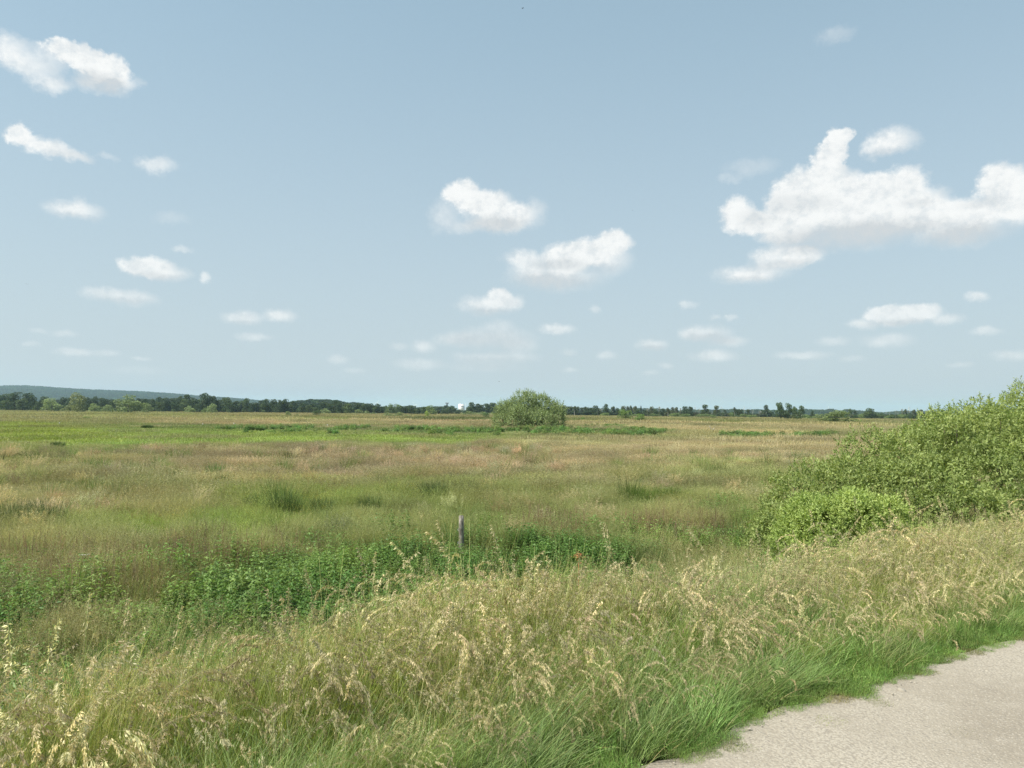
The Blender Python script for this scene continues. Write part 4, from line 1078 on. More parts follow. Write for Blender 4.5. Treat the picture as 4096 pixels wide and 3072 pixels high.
def proto_tree(kind, k):
    a = Acc(); b = Acc()
    if kind == 'oak':
        n = int(rng.integers(12, 18)); pf = []
        for q in range(n):
            an = rng.uniform(0, 6.28); zz = rng.uniform(0.2, 0.86)
            R0 = 0.36 * math.sqrt(max(0.05, 1 - ((zz - 0.48) / 0.52) ** 2)) * rng.uniform(0.4, 1.05)
            pf.append((math.cos(an) * R0, math.sin(an) * R0, zz, rng.uniform(0.11, 0.19)))
        pf.append((0, 0, 0.55, 0.26)); pf.append((rng.normal(0, .06), 0, 0.84, 0.15))
        puff_crown(a, pf, 2600, 0.045)
        limb_set(b, 0.18, 0.75, 6, 0.25, 0.022)
        return a.mesh('oak_crown', M_OAK), b.mesh('oak_trunk', M_BARK, True)
    if kind == 'willow':
        pf = []
        for q in range(16):
            an = rng.uniform(0, 6.28); zz = rng.uniform(0.10, 0.80)
            R0 = 0.38 * math.sqrt(max(0.05, 1 - (zz / 1.02) ** 2)) * rng.uniform(0.5, 1.05)
            pf.append((math.cos(an) * R0, math.sin(an) * R0, zz, rng.uniform(0.11, 0.18)))
        pf.append((0, 0, 0.4, 0.3)); pf.append((0.05, 0, 0.8, 0.18))
        puff_crown(a, pf, 2200, 0.045, 1.0)
        limb_set(b, 0.1, 0.6, 6, 0.3, 0.02)
        return a.mesh('willow_crown', M_WILL), b.mesh('willow_trunk', M_BARK, True)
    if kind == 'birch':
        ln = rng.uniform(-0.12, 0.12); pf = []
        for q in range(13):
            zz = rng.uniform(0.30, 0.93); an = rng.uniform(0, 6.28); R0 = 0.36 * math.sin(min(1, (1.05 - zz) / 0.72) * 1.5) * rng.uniform(0.2, 1)
            pf.append((math.cos(an) * R0 + ln * zz, math.sin(an) * R0, zz * 0.95, rng.uniform(0.07, 0.13)))
        puff_crown(a, pf, 1900, 0.042, 1.3)
        limb_set(b, 0.3, 0.95, 9, 0.28, 0.018, ln)
        return a.mesh('birch_crown', M_BIRL), b.mesh('birch_trunk', M_BIRCH, True)
    if kind == 'dead':
        ln = rng.uniform(-0.25, 0.25)
        limb_set(b, 0.3, 1.0, 9, 0.32, 0.016, ln)
        return None, b.mesh('dead_trunk', M_DEADW, True)
    if kind == 'shrub':
        pf = []
        for q in range(14):
            an = rng.uniform(0, 6.28); zz = rng.uniform(0.05, 0.72)
            R0 = 0.40 * math.sqrt(max(0.05, 1 - (zz / 0.95) ** 2)) * rng.uniform(0.4, 1.0)
            pf.append((math.cos(an) * R0, math.sin(an) * R0, zz, rng.uniform(0.12, 0.22)))
        puff_crown(a, pf, 1500, 0.05, 1.2)
        limb_set(b, 0.05, 0.6, 8, 0.4, 0.015)
        return a.mesh('shrub_crown', M_SHRB), b.mesh('shrub_stems', M_BARK, True)
    if kind == 'spruce':
        n = 1500; z = rng.uniform(0.06, 0.99, n); an = rng.uniform(0, 6.28, n)
        tier = (z * 13) % 1.0
        r = 0.5 * (1 - z) * (0.65 + 0.4 * (1 - tier)) * np.sqrt(rng.random(n)) + 0.01
        p = np.stack([np.cos(an) * r, np.sin(an) * r, z - r * 0.15], -1)
        d = np.stack([np.cos(an), np.sin(an), np.full(n, -0.25)], -1)
        leaf_quads(a, p, d, rng.normal(0, .4, (n, 3)) + (0, 0, 1), U(.05, .10, n), U(.03, .05, n), 0.1)
        limb_set(b, 0.1, 0.97, 2, 0.1, 0.02)
        return a.mesh('spruce_crown', M_OAK), b.mesh('spruce_trunk', M_BARK, True)

PROTO = {k: [proto_tree(k, i) for i in range(n)] for k, n in (('oak', 6), ('willow', 3), ('birch', 6), ('dead', 4), ('shrub', 4), ('spruce', 1))}
NAMES = {'oak': 'oak_tree', 'willow': 'willow_tree', 'birch': 'birch_tree', 'dead': 'dead_tree', 'shrub': 'shrub', 'spruce': 'spruce_tree'}
TREES = []
def tree(kind, X, Ytop, wpx, D, color=(1, 1, 1), group=None, look='', sect='', base=None):
    """tree whose crown top shows at (X,Ytop), wpx photo pixels wide, at distance D"""
    P = at_depth(X, Ytop, D); g = float(H(P[0], P[1]))
    h = P[2] - g; w = wpx / F * D
    TREES.append((kind, X, P[0], P[1], g, h, w, color, group, look, sect))

def far_trees():
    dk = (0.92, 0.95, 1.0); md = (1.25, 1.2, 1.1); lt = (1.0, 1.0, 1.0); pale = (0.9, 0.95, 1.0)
    sA = 'left of the solitary olive tree'; sB = 'between the olive tree and the white farmhouse'
    sC = 'right of the small white farmhouse'; sD = 'before the low wooded hill'; sE = 'just left of the white tower block'
    sF = 'between the white tower block and the lone willow'
    def row(lst, sect, D0=520, kind='oak', col=dk):
        for it in lst:
            X, Y, w = it[:3]; k = it[3] if len(it) > 3 else kind; c = it[4] if len(it) > 4 else col
            d = it[5] if len(it) > 5 else D0 + rng.uniform(-12, 60)
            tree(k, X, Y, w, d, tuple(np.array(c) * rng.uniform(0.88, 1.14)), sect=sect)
    row([(20, 1583, 72), (62, 1577, 70), (104, 1582, 66), (132, 1587, 50), (90, 1602, 60, 'oak', md, 500), (30, 1606, 60, 'oak', md, 500),
         (171, 1592, 50), (150, 1612, 46, 'oak', md, 500), (209, 1598, 80, 'willow', pale, 480), (250, 1595, 48), (278, 1597, 40), (235, 1622, 40, 'willow', pale, 480)], sA)
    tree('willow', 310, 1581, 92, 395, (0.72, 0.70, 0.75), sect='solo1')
    row([(350, 1598, 44), (381, 1593, 46), (408, 1597, 44), (430, 1602, 40), (378, 1617, 58, 'willow', pale, 470), (430, 1622, 46, 'willow', pale, 480), (455, 1604, 40), (478, 1606, 40), (560, 1600, 50),
         (585, 1602, 44), (607, 1601, 44), (588, 1616, 50, 'willow', pale, 430), (632, 1597, 48), (665, 1597, 50), (694, 1598, 48), (645, 1611, 50, 'oak', md, 500), (700, 1615, 46, 'oak', dk, 500),
         (720, 1592, 50), (742, 1585, 64), (741, 1603, 56, 'oak', md, 505), (757, 1626, 44, 'willow', pale, 480), (779, 1600, 46), (812, 1584, 76), (800, 1618, 50, 'oak', dk, 505), (852, 1593, 46),
         (850, 1619, 46, 'willow', pale, 480), (824, 1632, 34, 'shrub', lt, 480), (874, 1605, 36)], sB)
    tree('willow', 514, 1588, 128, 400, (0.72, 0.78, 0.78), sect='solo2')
    row([(912, 1596, 58, 'oak', md), (922, 1615, 52, 'oak', dk, 500), (945, 1610, 36), (963, 1608, 40), (985, 1600, 48), (1004, 1616, 34), (1022, 1610, 40, 'birch', dk, 560), (1042, 1607, 44), (1070, 1602, 52), (1098, 1603, 44),
         (1120, 1606, 44), (1140, 1603, 50), (1168, 1608, 44), (1180, 1616, 30), (1060, 1622, 50, 'oak', md, 510), (1110, 1622, 50, 'oak', dk, 510)], sC)
    row([(1207, 1617, 46), (1236, 1624, 40, 'oak', md, 520), (1260, 1621, 46), (1262, 1632, 44, 'oak', md, 500), (1293, 1613, 50), (1301, 1636, 44, 'willow', pale, 480), (1338, 1608, 56), (1362, 1616, 40), (1318, 1618, 40),
         (1390, 1619, 52, 'oak', md), (1384, 1617, 40), (1426, 1618, 50), (1433, 1640, 42, 'willow', pale, 470), (1450, 1622, 36), (1466, 1644, 28, 'willow', pale, 470), (1465, 1618, 46), (1487, 1618, 40), (1516, 1621, 44), (1500, 1630, 34)], sD)
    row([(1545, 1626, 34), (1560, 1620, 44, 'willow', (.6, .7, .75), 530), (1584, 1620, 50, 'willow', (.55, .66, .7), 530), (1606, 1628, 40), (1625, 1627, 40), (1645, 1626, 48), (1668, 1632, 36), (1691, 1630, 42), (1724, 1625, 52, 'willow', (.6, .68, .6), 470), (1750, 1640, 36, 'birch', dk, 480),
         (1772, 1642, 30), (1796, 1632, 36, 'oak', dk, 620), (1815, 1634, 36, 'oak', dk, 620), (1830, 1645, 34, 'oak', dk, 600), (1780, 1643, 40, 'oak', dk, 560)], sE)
    row([(1864, 1643, 30, 'oak', dk, 600), (1884, 1614, 46, 'oak', dk, 620), (1908, 1619, 42, 'oak', dk, 620), (1924, 1624, 34, 'oak', dk, 620), (1948, 1620, 42, 'oak', dk, 620), (1970, 1617, 44, 'oak', dk, 620), (1998, 1618, 40, 'oak', dk, 620), (2030, 1622, 40, 'oak', dk, 600), (2080, 1626, 50, 'oak', dk, 600), (2130, 1628, 50, 'oak', dk, 600), (2180, 1626, 50, 'oak', dk, 600), (2220, 1626, 40, 'oak', dk, 600)], sF)
    # low pale willow scrub in front of the middle woods
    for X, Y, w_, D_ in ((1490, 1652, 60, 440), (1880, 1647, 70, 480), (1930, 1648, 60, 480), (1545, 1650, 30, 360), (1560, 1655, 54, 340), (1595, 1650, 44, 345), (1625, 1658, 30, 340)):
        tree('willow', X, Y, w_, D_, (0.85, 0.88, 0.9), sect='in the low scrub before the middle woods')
    # right side: thin birches and dead snags
    r1 = 'just right of the lone willow'; r2 = 'behind the twin green bushes'; r3 = 'left of the dark four-crowned clump'
    r4 = 'in the dark four-crowned clump'; r5 = 'between the dark clump and the thicket'
    bl = (0.75, 0.85, 0.85); gy = (1.0, 0.95, 1.0)
    row([(2243, 1626, 34), (2258, 1622, 34), (2272, 1626, 28), (2284, 1625, 30), (2298, 1624, 30), (2312, 1626, 26), (2326, 1630, 28), (2340, 1626, 28), (2352, 1629, 26), (2366, 1634, 30, 'oak', dk), (2378, 1627, 32, 'oak', dk), (2392, 1632, 28), (2402, 1634, 28),
         (2426, 1621, 32, 'oak', dk), (2452, 1625, 32), (2472, 1636, 26, 'oak', dk), (2420, 1652, 50, 'shrub', lt, 520), (2300, 1645, 60, 'oak', dk, 560), (2345, 1645, 60, 'oak', dk, 560), (2390, 1647, 60, 'oak', dk, 560)], r1, 530, 'birch', bl)
    row([(2494, 1624, 38, 'birch', gy), (2512, 1628, 30, 'birch', gy), (2524, 1626, 26), (2540, 1624, 32, 'birch', gy), (2548, 1640, 40, 'oak', dk), (2564, 1629, 16, 'spruce', dk), (2580, 1644, 40, 'oak', dk), (2590, 1632, 22, 'birch', gy), (2607, 1626, 30, 'birch', gy), (2620, 1640, 36, 'oak', dk)], r2, 530, 'birch', bl)
    row([(2637, 1624, 28), (2652, 1634, 28), (2672, 1634, 30, 'birch', gy), (2690, 1631, 30, 'birch', gy), (2705, 1628, 28, 'birch', gy), (2722, 1630, 26, 'birch', gy), (2740, 1630, 34, 'oak', dk), (2762, 1632, 28, 'oak', dk), (2782, 1627, 26, 'dead'), (2796, 1634, 20, 'dead'),
         (2818, 1619, 44, 'birch', (.8, .9, .8)), (2836, 1644, 24, 'dead'), (2848, 1646, 20, 'dead'), (2864, 1623, 38, 'birch', gy), (2888, 1626, 20, 'dead'), (2900, 1640, 26, 'birch'), (2910, 1655, 12, 'dead'), (2925, 1650, 30, 'shrub', dk),
         (2939, 1632, 26), (2956, 1640, 30, 'oak', dk), (2966, 1636, 20, 'birch'), (2978, 1631, 20, 'dead'), (2994, 1637, 26), (3010, 1642, 18, 'dead'), (3040, 1642, 30, 'birch', gy), (3064, 1623, 40), (3078, 1648, 34, 'oak', dk), (2680, 1645, 70, 'oak', dk, 570), (2740, 1647, 60, 'oak', dk, 570)], r3, 520, 'birch', bl)
    for X, Y, w_, D_, k in ((2700, 1652, 60, 500, 'shrub'), (2745, 1656, 60, 490, 'shrub'), (2810, 1656, 70, 490, 'shrub'), (2850, 1660, 34, 440, 'shrub'), (2625, 1655, 60, 500, 'shrub'), (2980, 1656, 60, 500, 'shrub'), (3010, 1660, 50, 490, 'shrub'), (2540, 1656, 60, 500, 'shrub')):
        tree(k, X, Y, w_, D_, (0.85, 0.85, 0.95), sect='in the scrub before the right-hand birches')
    row([(3122, 1617, 44, 'oak', (1.1, 1.15, 1.1), 420), (3154, 1620, 34, 'oak', (1.15, 1.2, 1.1), 422), (3178, 1632, 34, 'oak', (1.2, 1.2, 1.1), 420), (3203, 1630, 34, 'oak', (1.25, 1.25, 1.1), 424), (3140, 1645, 60, 'oak', dk, 416), (3190, 1650, 44, 'oak', md, 416)], r4)
    row([(3237, 1666, 34, 'shrub', dk, 450), (3252, 1647, 24, 'oak', dk, 560), (3226, 1658, 30, 'shrub', lt, 520), (3270, 1658, 40, 'willow', pale, 470), (3398, 1639, 26, 'oak', md), (3420, 1644, 30), (3380, 1650, 30, 'oak', md), (3450, 1656, 40, 'shrub', dk, 520), (3487, 1639, 58, 'oak', (1.3, 1.3, 1.25)), (3465, 1650, 40, 'oak', md), (3520, 1655, 40, 'oak', dk, 560),
         (3544, 1646, 14, 'dead'), (3557, 1648, 14, 'dead'), (3583, 1642, 12, 'dead'), (3592, 1645, 14, 'dead'), (3608, 1633, 22, 'birch', dk), (3622, 1636, 20, 'birch', dk), (3638, 1630, 34, 'dead'), (3656, 1638, 26, 'birch', gy), (3683, 1638, 42, 'birch', gy), (3706, 1634, 24, 'dead'), (3724, 1634, 22, 'dead'), (3736, 1640, 30, 'birch', gy),
         (3560, 1662, 50, 'shrub', dk, 520), (3610, 1658, 60, 'shrub', dk, 530), (3660, 1654, 70, 'oak', dk, 540), (3720, 1656, 60, 'oak', dk, 540), (3770, 1645, 40, 'oak', dk, 540), (3800, 1650, 40, 'birch', gy), (3840, 1650, 40, 'oak', dk)], r5, 520, 'birch', bl)
    # separate field bushes
    tree('willow', 1154, 1646, 28, 350, (0.8, 0.85, 0.8), sect='fb:small grey green bush in the left field, left of the darker bush')
    tree('shrub', 1190, 1656, 14, 350, (0.7, 0.75, 0.7), sect='fb:tiny low bush between the two bushes of the left field')
    tree('shrub', 1268, 1642, 34, 350, (0.36, 0.42, 0.42), sect='fb:dark compact bush alone in the field before the low wooded hill')
    tree('shrub', 1711, 1645, 26, 340, (1.5, 1.45, 0.9), sect='fb:bright yellow green bush in the field left of the white tower block')
    tree('shrub', 1943, 1650, 32, 345, (0.5, 0.62, 0.6), sect='fb:dark round bush in the field just left of the lone willow')
    tree('shrub', 2502, 1638, 74, 320, (0.85, 0.95, 0.8), sect='fb:larger green twin bush behind the herb strip')
    tree('shrub', 2556, 1656, 54, 245, (0.8, 0.95, 0.75), sect='fb:smaller green twin bush, nearer and right of its taller neighbour')
    tree('willow', 3345, 1648, 150, 285, (0.75, 0.8, 0.7), sect='fb:wide low olive willow bush in the brown right-hand field')
    tree('shrub', 3330, 1672, 60, 285, (0.9, 1.0, 0.8), sect='fb:low front bush against the wide olive willow bush')
    tree('willow', 348, 1665, 52, 200, (0.8, 0.95, 0.6), sect='fb:low sprawling bush in the green left field below the solitary olive tree')
    tree('shrub', 2330, 1668, 18, 270, (0.8, 0.95, 0.75), sect='fb:small green bush in the field right of the lone willow')
far_trees()

ORD = ['first', 'second', 'third', 'fourth', 'fifth', 'sixth', 'seventh', 'eighth', 'ninth', 'tenth', 'eleventh', 'twelfth', 'thirteenth', 'fourteenth', 'fifteenth', 'sixteenth', 'seventeenth',
       'eighteenth', 'nineteenth', 'twentieth', 'twenty-first', 'twenty-second', 'twenty-third', 'twenty-fourth', 'twenty-fifth', 'twenty-sixth', 'twenty-seventh', 'twenty-eighth', 'twenty-ninth', 'thirtieth']
LOOK = {'oak': 'dark round-crowned tree', 'willow': 'pale green willow', 'birch': 'thin birch', 'dead': 'bleached dead snag', 'shrub': 'low bush', 'spruce': 'dark pointed spruce'}
def place_trees():
    cnt = {}
    for i, (k, X, x, y, g, h, w, color, group, look, sect) in enumerate(sorted(TREES, key=lambda q: q[1])):
        if sect.startswith('fb:'): label = sect[3:]; grp = 'bushes scattered over the meadow'; cat = 'shrub'
        elif sect == 'solo1': label = 'solitary olive green tree standing forward of the left woods'; grp = None; cat = 'tree'
        elif sect == 'solo2': label = 'broad rounded light green willow in front of the left woods'; grp = None; cat = 'tree'
        else:
            c = cnt.get((k, sect), 0); cnt[(k, sect)] = c + 1
            label = '%s, %s from the left, %s' % (LOOK[k], ORD[min(c, 29)], sect)
            grp = 'trees of the far rows'; cat = 'tree' if k != 'shrub' else 'shrub'
        cr, tr = PROTO[k][rng.integers(0, len(PROTO[k]))]
        root = link(bpy.data.objects.new(NAMES[k], None))
        root.location = (x, y, g - 0.1); wm = 1.4 if k == 'birch' else 1.08
        root.scale = (w * wm, w * wm, h * (1.06 if k == 'birch' else 1.18)); root.rotation_euler[2] = 0 if k == 'birch' else rng.uniform(0, 6.28)
        tag(root, label, cat, grp)
        if cr:
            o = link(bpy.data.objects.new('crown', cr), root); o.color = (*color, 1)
        link(bpy.data.objects.new('trunk' if k not in ('shrub',) else 'stems', tr), root)
place_trees()

# ------------------------------------------------------------------ distant hills and woods
HILL = [(-1400, 1520), (-600, 1532), (0, 1546), (100, 1545), (200, 1551), (300, 1558), (400, 1562), (500, 1566), (560, 1568), (650, 1574), (700, 1577), (790, 1585), (850, 1589), (900, 1592), (1000, 1600), (1060, 1607), (1160, 1618), (1300, 1632), (1500, 1640)]
def ridge(prof, D0, D1, treeh, name):
    X = np.array([p[0] for p in prof], float); Y = np.array([p[1] for p in prof], float)
    xs = np.linspace(X[0], X[-1], 160); ys = np.interp(xs, X, Y)
    K = 14; V = []
    for i, (a, b) in enumerate(zip(xs, ys)):
        top = at_depth(a, b, D1); zt = max(top[2] - treeh * 0.85, -1.0)
        for j in range(K + 6):
            f = j / K; t = D0 + (D1 - D0) * f
            p = at_depth(a, hor(a), t)
            s = math.sin(min(f, 2 - f) * math.pi / 2) ** 1.15
            V.append((p[0], p[1], -1.6 + (zt + 1.6) * s))
    m = K + 6
    i = np.arange(len(xs) - 1)[:, None] * m; j = np.arange(m - 1)[None, :]
    Q = np.stack([i + j, i + m + j, i + m + j + 1, i + j + 1], -1).reshape(-1, 4)
    V = np.array(V)
    me = mesh_np(name, V, Q, None, None, M_GROUND, True, {'gcol': np.tile((0.045, 0.07, 0.028), (len(V), 1))})
    o = link(bpy.data.objects.new(name, me)); tag(o, kind='structure')
    return V.reshape(len(xs), m, 3)
GH = ridge(HILL, 2600, 4200, 15, 'hills')
HILL2 = [(1150, 1622), (1190, 1606), (1230, 1601), (1280, 1600), (1330, 1602), (1370, 1611), (1400, 1622), (1440, 1632)]
GH2 = ridge(HILL2, 950, 1150, 13, 'hill')

def crown_collection():
    c = bpy.data.collections.new('wood_crowns')
    for i in range(4):
        me = PROTO['oak'][i][0].copy()
        me.materials.clear(); me.materials.append(M_WOOD)
        c.objects.link(bpy.data.objects.new('wood_%d' % i, me))
    return c
def wood_mat():
    m, t = new_mat('wood_leaves'); nt = NT(t)
    tn = nt.n('ShaderNodeAttribute', attribute_type='INSTANCER', attribute_name='tint')
    pv = nt.n('ShaderNodeAttribute', attribute_type='GEOMETRY', attribute_name='pv')
    sp = nt.n('ShaderNodeSeparateXYZ', ins={0: pv.outputs['Vector']})
    hs = nt.n('ShaderNodeHueSaturation', ins={'Hue': 0.5, 'Saturation': 1.0, 'Value': sp.outputs[1], 'Color': tn.outputs['Color']})
    leafy(nt, hs.outputs[0], 0.2)
    return m
M_WOOD = wood_mat()
C_WOOD = crown_collection()
def wood_on(Gd, n, name, label, h0, h1, mx=14):
    I, J = Gd.shape[:2]
    i = rng.uniform(0, I - 1.01, n); j = rng.uniform(0, min(mx + 1.5, J - 1.01), n)
    i0 = i.astype(int); j0 = j.astype(int); fi = (i - i0)[:, None]; fj = (j - j0)[:, None]
    P = (Gd[i0, j0] * (1 - fi) + Gd[i0 + 1, j0] * fi) * (1 - fj) + (Gd[i0, j0 + 1] * (1 - fi) + Gd[i0 + 1, j0 + 1] * fi) * fj
    h = U(h0, h1, n); w = h * U(0.9, 1.5, n)
    scatter(name, label, 'forest', C_WOOD, P[:, 0], P[:, 1], U(0, 6.28, n), np.stack([w, w, h], -1), jit((0.04, 0.072, 0.028), n, 0.32), jit((0, 0, 0), n), 0, 0, P[:, 2] - 3.0)
wood_on(GH, 16000, 'hill_forest', 'blue green forest covering the long distant hill', 14, 20)
wood_on(GH2, 900, 'hillside_wood', 'dark wood covering the low hill beyond the field', 11, 16)
def far_belt():
    n = 5200
    X = rng.uniform(-500, 4700, n); D_ = rng.uniform(1900, 2500, n)
    D_ = np.where(X < 2230, rng.uniform(900, 1500, n), D_)
    x = np.array([at_depth(a, hor(a), d)[0] for a, d in zip(X, D_)])
    top = np.where((X > 900) & (X < 2230), 8.0, 13.5) * np.where((X > 1815) & (X < 1872), 0.5, 1)
    rise = (fbm(X / 160, X * 0, 77, 3) - 0.5) * 8
    h = (top + rise) * U(0.75, 1.1, n); w = h * U(0.9, 1.4, n)
    scatter('far_wood', 'low blue green wood closing the plain along the horizon', 'forest', C_WOOD, x, D_, U(0, 6.28, n), np.stack([w, w, h], -1), jit((0.06, 0.095, 0.04), n, 0.18), jit((0, 0, 0), n), 0, -0.5)
far_belt()
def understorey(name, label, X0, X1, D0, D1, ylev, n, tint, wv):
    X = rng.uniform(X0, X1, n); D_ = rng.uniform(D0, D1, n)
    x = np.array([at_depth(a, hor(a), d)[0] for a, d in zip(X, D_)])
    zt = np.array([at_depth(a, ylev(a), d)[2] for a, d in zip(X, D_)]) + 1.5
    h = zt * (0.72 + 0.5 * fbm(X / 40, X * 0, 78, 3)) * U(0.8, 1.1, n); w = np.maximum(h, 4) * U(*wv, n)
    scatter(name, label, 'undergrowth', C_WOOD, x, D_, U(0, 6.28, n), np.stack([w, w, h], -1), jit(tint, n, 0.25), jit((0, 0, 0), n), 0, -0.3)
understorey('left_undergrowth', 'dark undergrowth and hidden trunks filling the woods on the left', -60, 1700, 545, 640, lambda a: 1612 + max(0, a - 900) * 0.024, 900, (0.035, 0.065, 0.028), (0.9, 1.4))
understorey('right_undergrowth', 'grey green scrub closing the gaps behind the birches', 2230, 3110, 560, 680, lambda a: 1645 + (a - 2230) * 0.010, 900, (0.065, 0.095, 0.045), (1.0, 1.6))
understorey('right_scrub', 'low willow scrub below the far right snags', 3210, 4000, 520, 640, lambda a: 1657, 420, (0.08, 0.115, 0.05), (1.0, 1.8))

# ------------------------------------------------------------------ built things at the horizon
def tower_block():
    D_ = 1150; p = at_depth(1845, hor(1845), D_)
    W = 21 / F * D_; top = at_depth(1845, 1617, D_)[2]; z0 = -1.5
    root = link(bpy.data.objects.new('tower_building', None)); root.location = (p[0], D_, z0)
    tag(root, 'white windowless tower block with dark window strip rising above the far trees', 'building')
    def part(nm, boxes, mat):
        a = Acc()
        for c, s in boxes: box_acc(a, c, s)
        link(bpy.data.objects.new(nm, a.mesh(nm, mat)), root)
    Ht = top - z0
    part('wall', [((0, 0, Ht / 2), (W, W * 1.2, Ht))], M_WHITE)
    part('roof_room', [((-W * 0.22, 0, Ht + 0.5), (W * 0.35, W * 0.6, 1.0))], M_WHITE)
    part('roof_room', [((W * 0.28, 0, Ht + 0.35), (W * 0.25, W * 0.6, 0.7))], M_LGREY)
    part('window', [((W * 0.18, -W * 0.6 - 0.05, Ht - 3.0), (W * 0.5, 0.12, 0.9))], M_GREYW)
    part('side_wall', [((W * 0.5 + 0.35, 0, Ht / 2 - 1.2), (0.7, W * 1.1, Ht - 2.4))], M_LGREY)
tower_block()

def mast(X, Yt, D_, r, head, label, nm='mast'):
    p = at_depth(X, hor(X), D_); top = at_depth(X, Yt, D_)[2]
    root = link(bpy.data.objects.new(nm, None)); root.location = (p[0], D_, -1.5); tag(root, label, 'mast')
    a = Acc(); tube(a, [(0, 0, 0), (0, 0, (top + 1.5) * .5), (0, 0, top + 1.5)], np.array([1.4, 1.1, 0.8]) * r, 8)
    link(bpy.data.objects.new('pole', a.mesh('pole', M_MAST if head else M_LGREY, True)), root)
    if head:
        a = Acc(); Ht = top + 1.5
        for z_, s_ in ((Ht - 1.1, 4.2), (Ht - 2.6, 2.6)): tube(a, [(0, 0, z_ - .25), (0, 0, z_ + .25)], [s_ * .5, s_ * .5], 10)
        for k in range(6):
            an = k * math.pi / 3; tube(a, [(math.cos(an) * 2, math.sin(an) * 2, Ht - 1.4), (math.cos(an) * 2.1, math.sin(an) * 2.1, Ht + .6)], [.2, .15], 4)
        link(bpy.data.objects.new('platform', a.mesh('platform', M_MAST, True)), root)
mast(1788, 1611, 1000, 0.75, True, 'dark mast with an antenna platform left of the white tower block')
mast(1863, 1613, 1200, 0.30, False, 'thin pale mast right beside the white tower block')

def turbine(X, Yhub, D_, blade, ph, label):
    p = at_depth(X, hor(X), D_); z = at_depth(X, Yhub, D_)[2] + 1.5
    root = link(bpy.data.objects.new('wind_turbine', None)); root.location = (p[0], D_, -1.5); tag(root, label, 'wind turbine', 'wind turbines on the horizon')
    a = Acc(); tube(a, [(0, 0, 0), (0, 0, z * .5), (0, 0, z)], [2.6, 2.2, 1.6], 10); link(bpy.data.objects.new('tower', a.mesh('tower', M_WHITE, True)), root)
    a = Acc(); box_acc(a, (0, 1, z + .8), (3.4, 9, 3.4)); link(bpy.data.objects.new('nacelle', a.mesh('nacelle', M_WHITE)), root)
    for k in range(3):
        an = ph + k * 2.094
        d = np.array([math.sin(an), 0, math.cos(an)]); c = np.array([0, -4.2, z + .8])
        a = Acc(); tube(a, [c, c + d * blade * .3, c + d * blade * .7, c + d * blade], [1.6, 1.9, 1.2, .4], 6)
        link(bpy.data.objects.new('blade', a.mesh('blade', M_WHITE, True)), root)
turbine(1510, 1612, 6500, 40, 0.4, 'faint wind turbine over the middle woods, left one of the pair')
turbine(1658, 1620, 7000, 38, 1.5, 'faint wind turbine over the middle woods, right one of the pair')
turbine(3312, 1638, 7500, 36, 0.1, 'faint wind turbine above the far wood right of the dark clump')

def house():
    D_ = 640; p = at_depth(888, hor(888), D_)
    root = link(bpy.data.objects.new('house', None)); root.location = (p[0], D_, -1.5); tag(root, 'small white farmhouse showing through the notch in the left woods', 'house')
    a = Acc(); box_acc(a, (0, 0, 1.5), (4.5, 6, 3)); link(bpy.data.objects.new('wall', a.mesh('wall', M_WHITE)), root)
    a = Acc(); V = [(-2.6, -3.2, 3.0), (2.6, -3.2, 3.0), (0, -3.2, 5.2), (-2.6, 3.2, 3.0), (2.6, 3.2, 3.0), (0, 3.2, 5.2)]
    a.add(V, [(0, 2, 5, 3), (1, 4, 5, 2), (0, 3, 4, 1)], [(0, 1, 2), (3, 5, 4)]); link(bpy.data.objects.new('roof', a.mesh('roof', M_GREYW)), root)
    for sx in (-1.1, 1.1):
        a = Acc(); box_acc(a, (sx, -3.03, 1.5), (0.9, 0.1, 1.2)); link(bpy.data.objects.new('window', a.mesh('window', M_GREYW)), root)
house()

# ------------------------------------------------------------------ posts
def ground_at(X, Y):
    """meadow point under a pixel (iterates on the terrain height)"""
    z = -1.45
    for _ in range(6):
        d = pdir(X, Y); t = (z - 1.6) / d[2]; x, y = d[0] * t, d[1] * t; z = float(H(x, y))
    return x, y, z

def post(x, y, h, r, label, tilt=0.03, mat=None, split=True, group='fence posts across the meadow'):
    root = link(bpy.data.objects.new('fence_post', None)); root.location = (x, y, float(H(x, y)) - 0.1)
    root.rotation_euler = (rng.normal(0, tilt), rng.normal(0, tilt), rng.uniform(0, 6.28))
    tag(root, label, 'post', group)
    a = Acc(); n = 9; th = np.arange(n) / n * 2 * math.pi
    zs = np.linspace(0, h + .1, 7); V = []
    for z_ in zs:
        rr = r * (1 + 0.10 * np.sin(th * 3 + z_ * 5) + rng.normal(0, 0.04, n))
        V.append(np.stack([np.cos(th) * rr, np.sin(th) * rr, np.full(n, z_) + (rng.normal(0, .012, n) if z_ == zs[-1] else 0)], -1))
    V = np.concatenate(V + [np.array([[0, 0, h + .085]])])
    Q = [(i * n + j, i * n + (j + 1) % n, (i + 1) * n + (j + 1) % n, (i + 1) * n + j) for i in range(6) for j in range(n)]
    T = [(6 * n + j, 6 * n + (j + 1) % n, 7 * n) for j in range(n)]
    a.add(V, Q, T)
    link(bpy.data.objects.new('shaft', a.mesh('shaft', mat or M_POST)), root)
    a = Acc()
    for z_ in (h * .8, h * .55):
        tube(a, [(r * 1.02, 0, z_), (r * 1.35, 0, z_ + .015), (r * 1.35, 0, z_ + .04), (r * 1.02, 0, z_ + .05)], [.004] * 4, 5)
    link(bpy.data.objects.new('staple', a.mesh('staple', M_LGREY)), root)
pp = at_depth(1848, 2064, 15.3)
post(pp[0], pp[1], pp[2] - float(H(pp[0], pp[1])), 0.050, 'weathered grey wooden post at the edge of the nettles, nearest of all posts')
M_PALE = bark_material('pale_post', (0.42, 0.40, 0.35), (0.6, 0.57, 0.5), 20)
